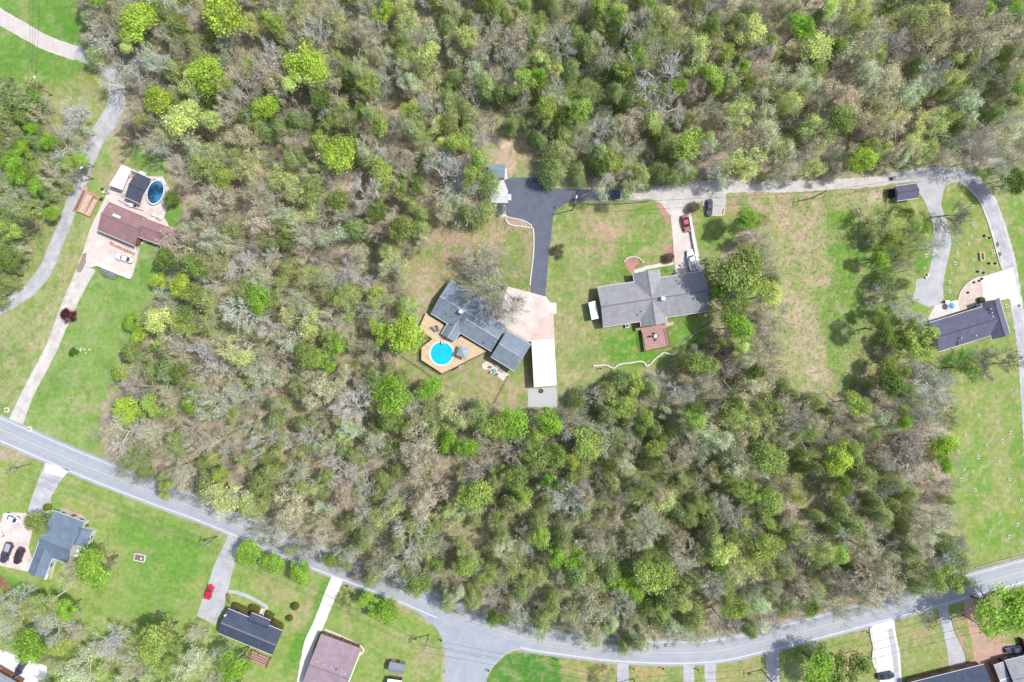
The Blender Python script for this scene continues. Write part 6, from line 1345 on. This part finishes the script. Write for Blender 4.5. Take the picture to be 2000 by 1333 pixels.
o = link('undergrowth', np_mesh('undergrowth', V, F_, tn), M['leaf']); setp(o, 'low green saplings and brambles on the woodland floor', 'undergrowth', None, 'stuff')
# grey twiggy saplings
U = rs_in(FOREST, 16000); U = U[(U[:, 0] > -30) & (U[:, 0] < 2030) & (U[:, 1] > -40)][:6500]; U = U[polydist(U[:, 0], U[:, 1], FOREST) > 9]
wl_ = np.array([W(a, b) for a, b in U]); m_ = len(wl_); k = 34; hh = rs.uniform(2.5, 7.5, m_)
st = wl_[:, None]+np.stack([rs.normal(size=(m_, k))*.25, rs.normal(size=(m_, k))*.25, rs.rand(m_, k)*hh[:, None]*.7], -1)
dr = rnorm(rs.normal(size=(m_, k, 3))*np.array([1, 1, .4])+np.array([0, 0, .7])); ln = (rs.uniform(.5, 1.5, (m_, k))*hh[:, None]*.35)[..., None]
en = st+dr*ln; sd_ = rnorm(np.cross(dr, rs.normal(size=(m_, k, 3))))*.04
V = np.stack([st-sd_, st+sd_, en], 2).reshape(-1, 3)
bk = np.array([[.46, .45, .43], [.40, .37, .34], [.46, .41, .37]])*1.0
tn = np.repeat(bk[rs.randint(0, 3, m_)], k*3, 0)
o = link('twiggy_saplings', np_mesh('twiggy_saplings', V, np.arange(len(V)).reshape(-1, 3), tn), M['leaf']); setp(o, 'thin leafless saplings filling the woodland between the trees', 'saplings', None, 'stuff')
# weeds and tussocks in the rough grass
def tufts(polys, n, h, w_, cols, name, label, seed, k=7):
    rs = np.random.RandomState(seed); P = np.concatenate([rs_in(p_, n*3)[:n] for p_ in polys]); m_ = len(P)
    
    wl_ = np.array([W(a, b) for a, b in P]); c = np.array(cols)[rs.randint(0, len(cols), m_)]
    d_ = rnorm(rs.normal(size=(m_, k, 3))*np.array([1, 1, .3])+np.array([0, 0, .9])); hs = rs.uniform(.5, 1.2, (m_, k, 1))*h
    st = wl_[:, None]+rs.normal(size=(m_, k, 3))*np.array([.12, .12, 0]); en = st+d_*hs; sd_ = rnorm(np.cross(d_, rs.normal(size=(m_, k, 3))))*w_
    V = np.stack([st-sd_, st+sd_, en], 2).reshape(-1, 3); tn = np.repeat(c*rs.normal(1, .15, (m_, 1)).clip(.6, 1.5), k*3, 0)
    o = link(name, np_mesh(name, V, np.arange(len(V)).reshape(-1, 3), tn), M['leaf']); setp(o, label, 'grass', None, 'stuff')
gc = [A(160, 190, 112), A(136, 176, 88), A(190, 188, 146), A(170, 190, 124)]
tufts([LAWNS[10][0]], 2200, .3, .04, gc, 'meadow_tussocks', 'rough tussocks and weeds of the right-hand meadow', 21)
tufts([LAWNS[9][0], LAWNS[6][0], LAWNS[7][0]], 5000, .15, .035, gc, 'lawn_tufts', 'uneven tufts in the lawns around the middle houses', 22)
tufts([[(62, 410), (120, 350), (128, 390), (90, 480), (40, 550), (0, 560)], [(155, 425), (168, 425), (138, 520), (60, 690), (20, 800), (-10, 790), (-10, 660), (80, 600), (120, 520)]], 1800, .18, .035, gc, 'verge_tufts', 'coarse grass between the left lane and the driveway', 23)

# shrubs of the gardens
def shrub(px, py, Rpx, col, label, cat='bush', h=1.0, name='bush', var=0, long=1.0, ang=0):
    R = Rpx/S; me, rad = P_LEAF[var]; T = thing(name, W(px, py), label, cat, rz=-math.radians(ang)); s = R/rad
    o = bpy.data.objects.new('foliage', me); COL.objects.link(o); o.parent = T; o.color = (*col, 1); o.scale = (s*long, s, s*h); o.location = (0, 0, -5.6*s*h)
    MB().tube([(0, 0, 0), (.02, 0, .4*R*h)], .05, 6, .03).build('stem', M['bark'], T, rel=False)
    return T
P_H = []
def clipped(px, py, Rx, Ry, ang, h, col, label, cat='bush', name='clipped_bush'):
    """tightly trimmed bush or hedge: dense shell of small leaves"""
    rs = np.random.RandomState(int(px)); a, b = Rx/S, Ry/S; n = int(900*max(1, a*b)); th = rs.rand(n)*2*math.pi; z = rs.rand(n)**.6
    p_ = 3.0 if Rx > Ry*1.4 else 2.0; c_, s_ = np.cos(th), np.sin(th); e = np.sqrt(np.clip(1-(z*.95)**4, 0, 1)); q = np.where(rs.rand(n) < .5, 1, np.sqrt(rs.rand(n)))
    X = np.sign(c_)*np.abs(c_)**(2/p_)*a*e*q; Y = np.sign(s_)*np.abs(s_)**(2/p_)*b*e*q; Zz = np.where(q == 1, z*h, h*(1-.25*q**2))+rs.normal(size=n)*.04
    C = np.stack([X, Y, Zz], 1); Nn = rnorm(np.stack([c_*.6, s_*.6, .5+z], 1)+rs.normal(size=(n, 3))*.4)
    V, F_ = leafquads(C, Nn, rs.uniform(.06, .14, n), rs); T = thing(name, W(px, py), label, cat, rz=-math.radians(ang))
    o = link('foliage', np_mesh('foliage', V, F_, tints(n, rs, .12, .05)), M['leaf'], T); o.color = (*col, 1)
    MB().box((0, 0, h*.4), (a*1.5, b*1.5, h*.75)).build('core', pm('hedge_core', tuple(x*.8 for x in col), .2), T, rel=False)
HG = A(128, 124, 66, .8)
clipped(470, 1186, 17, 6, 24, 1.3, HG, 'longest trimmed hedge left of the charcoal bungalow steps', 'hedge', 'hedge'); clipped(498, 1187, 11, 6, 24, 1.2, HG, 'short trimmed hedge beside the front steps', 'hedge', 'hedge')
clipped(527, 1199, 10, 5.5, 28, 1.2, HG, 'short trimmed hedge right of the front steps', 'hedge', 'hedge'); clipped(543, 1217, 13, 6, 34, 1.3, HG, 'trimmed hedge at the right corner of the charcoal roof', 'hedge', 'hedge')
clipped(578, 1182.5, 7, 7, 0, 1.7, HG, 'larger ball-shaped bush on the lawn right of the hedges'); clipped(567, 1206, 5.6, 5.6, 0, 1.4, HG, 'smaller ball-shaped bush below the larger one')
clipped(447, 1168, 3.5, 10, -12, .8, A(200, 180, 120), 'narrow tan planting strip beside the bungalow driveway', 'hedge', 'hedge')
clipped(96, 990, 7, 7, 0, 1.6, A(150, 170, 50), 'ball-shaped yellow-green bush at the front corner of the slate-blue roof'); clipped(169, 1027, 5, 5, 0, 1.2, A(140, 150, 60), 'small ball-shaped bush in the right notch of the slate-blue roof')
clipped(632, 1238, 7, 5, 20, 1.2, A(130, 180, 80), 'small green bush at the upper left corner of the mauve roof'); clipped(693, 1262, 11, 5, 25, 1.0, A(120, 165, 76), 'low green bush at the upper right of the mauve roof')
clipped(1914, 586, 6, 5, 0, 1.2, A(150, 160, 90), 'olive bush between the mulched bed and the slate roof')
shrub(143, 617, 15, A(126, 70, 66), 'dark red-leaved bush beside the straight left driveway', h=.9, name='red_bush')
shrub(148, 688, 9, A(110, 170, 60), 'small green bush with pale stones alone on the left lawn', h=.7, var=2); shrub(660, 1256, 9, A(150, 80, 66), 'rust-coloured shrubs in the bed above the mauve roof', h=.6, var=1, long=1.6, ang=24)
for i, (x, y, a_) in enumerate(((208, 531, 10), (222, 538, 20), (214, 536, 15))): shrub(x, y, 8, A(205, 212, 200), ('left', 'right', 'middle')[i]+' grey-leaved shrub under the white capped retaining wall', h=.5, var=i, long=1.4, ang=a_)
shrub(1944, 1297, 7, A(100, 140, 80), 'left round shrub in front of the corner house', h=.8, var=4); shrub(1958, 1290, 7, A(110, 150, 90), 'right round shrub in front of the corner house', h=.8, var=5); shrub(1972, 1285, 6, A(90, 110, 70), 'dark shrub against the corner house roof', h=.8, var=3)
shrub(1091, 492, 14, A(160, 160, 120), 'thin twiggy shrub on the lawn right of the dark driveway', h=.7, var=4)
shrub(1352, 408, 12, A(170, 150, 130), 'brown twiggy bush above the red sedan', h=.8, var=2); shrub(1304, 505, 11, A(170, 140, 120), 'brown bush in the wedge-shaped brick bed', h=.7, var=1)
shrub(978, 412, 11, A(190, 200, 190), 'silvery flowering bush below the white gabled shed', h=.9, var=5)
for i, (x, y) in enumerate(((1922, 461), (1932, 465), (1909, 531), (1920, 533), (1931, 515), (1943, 515))): clipped(x, y, 1.9, 1.7, 0, .4, A(124, 116, 100), ('upper left', 'upper right', 'lower left', 'lower right', 'middle left', 'middle right')[i]+' tiny dark shrub flanking a white stone ring')
for i, (x, y) in enumerate(((1902, 552), (1912, 549), (1917, 545), (1890, 572))): clipped(x, y, 1.8, 1.6, 0, .35, A(160, 140, 136), ('first', 'second', 'topmost', 'leftmost', 'lowest', 'central')[i]+' small plum-coloured shrub in the quarter-round bed')
for k_ in range(7):
    t_ = thing('bed_rock', W(147+k_*4.5+random.uniform(-2, 2), 683+random.uniform(-4, 8)), ('pale', 'grey', 'white', 'flat', 'round', 'angular', 'smallest')[k_]+' rock near the small bush alone on the left lawn', 'rock', 'rocks on the left lawn')
    r_ = random.uniform(.18, .34); MB().ring([supring(r_*2, r_*1.7, 0, 8, 2), supring(r_*2.1, r_*1.8, r_*.6, 8, 2), supring(r_, r_*.8, r_*1.1, 8, 2)]).build('stone', st_w, t_, rel=False)
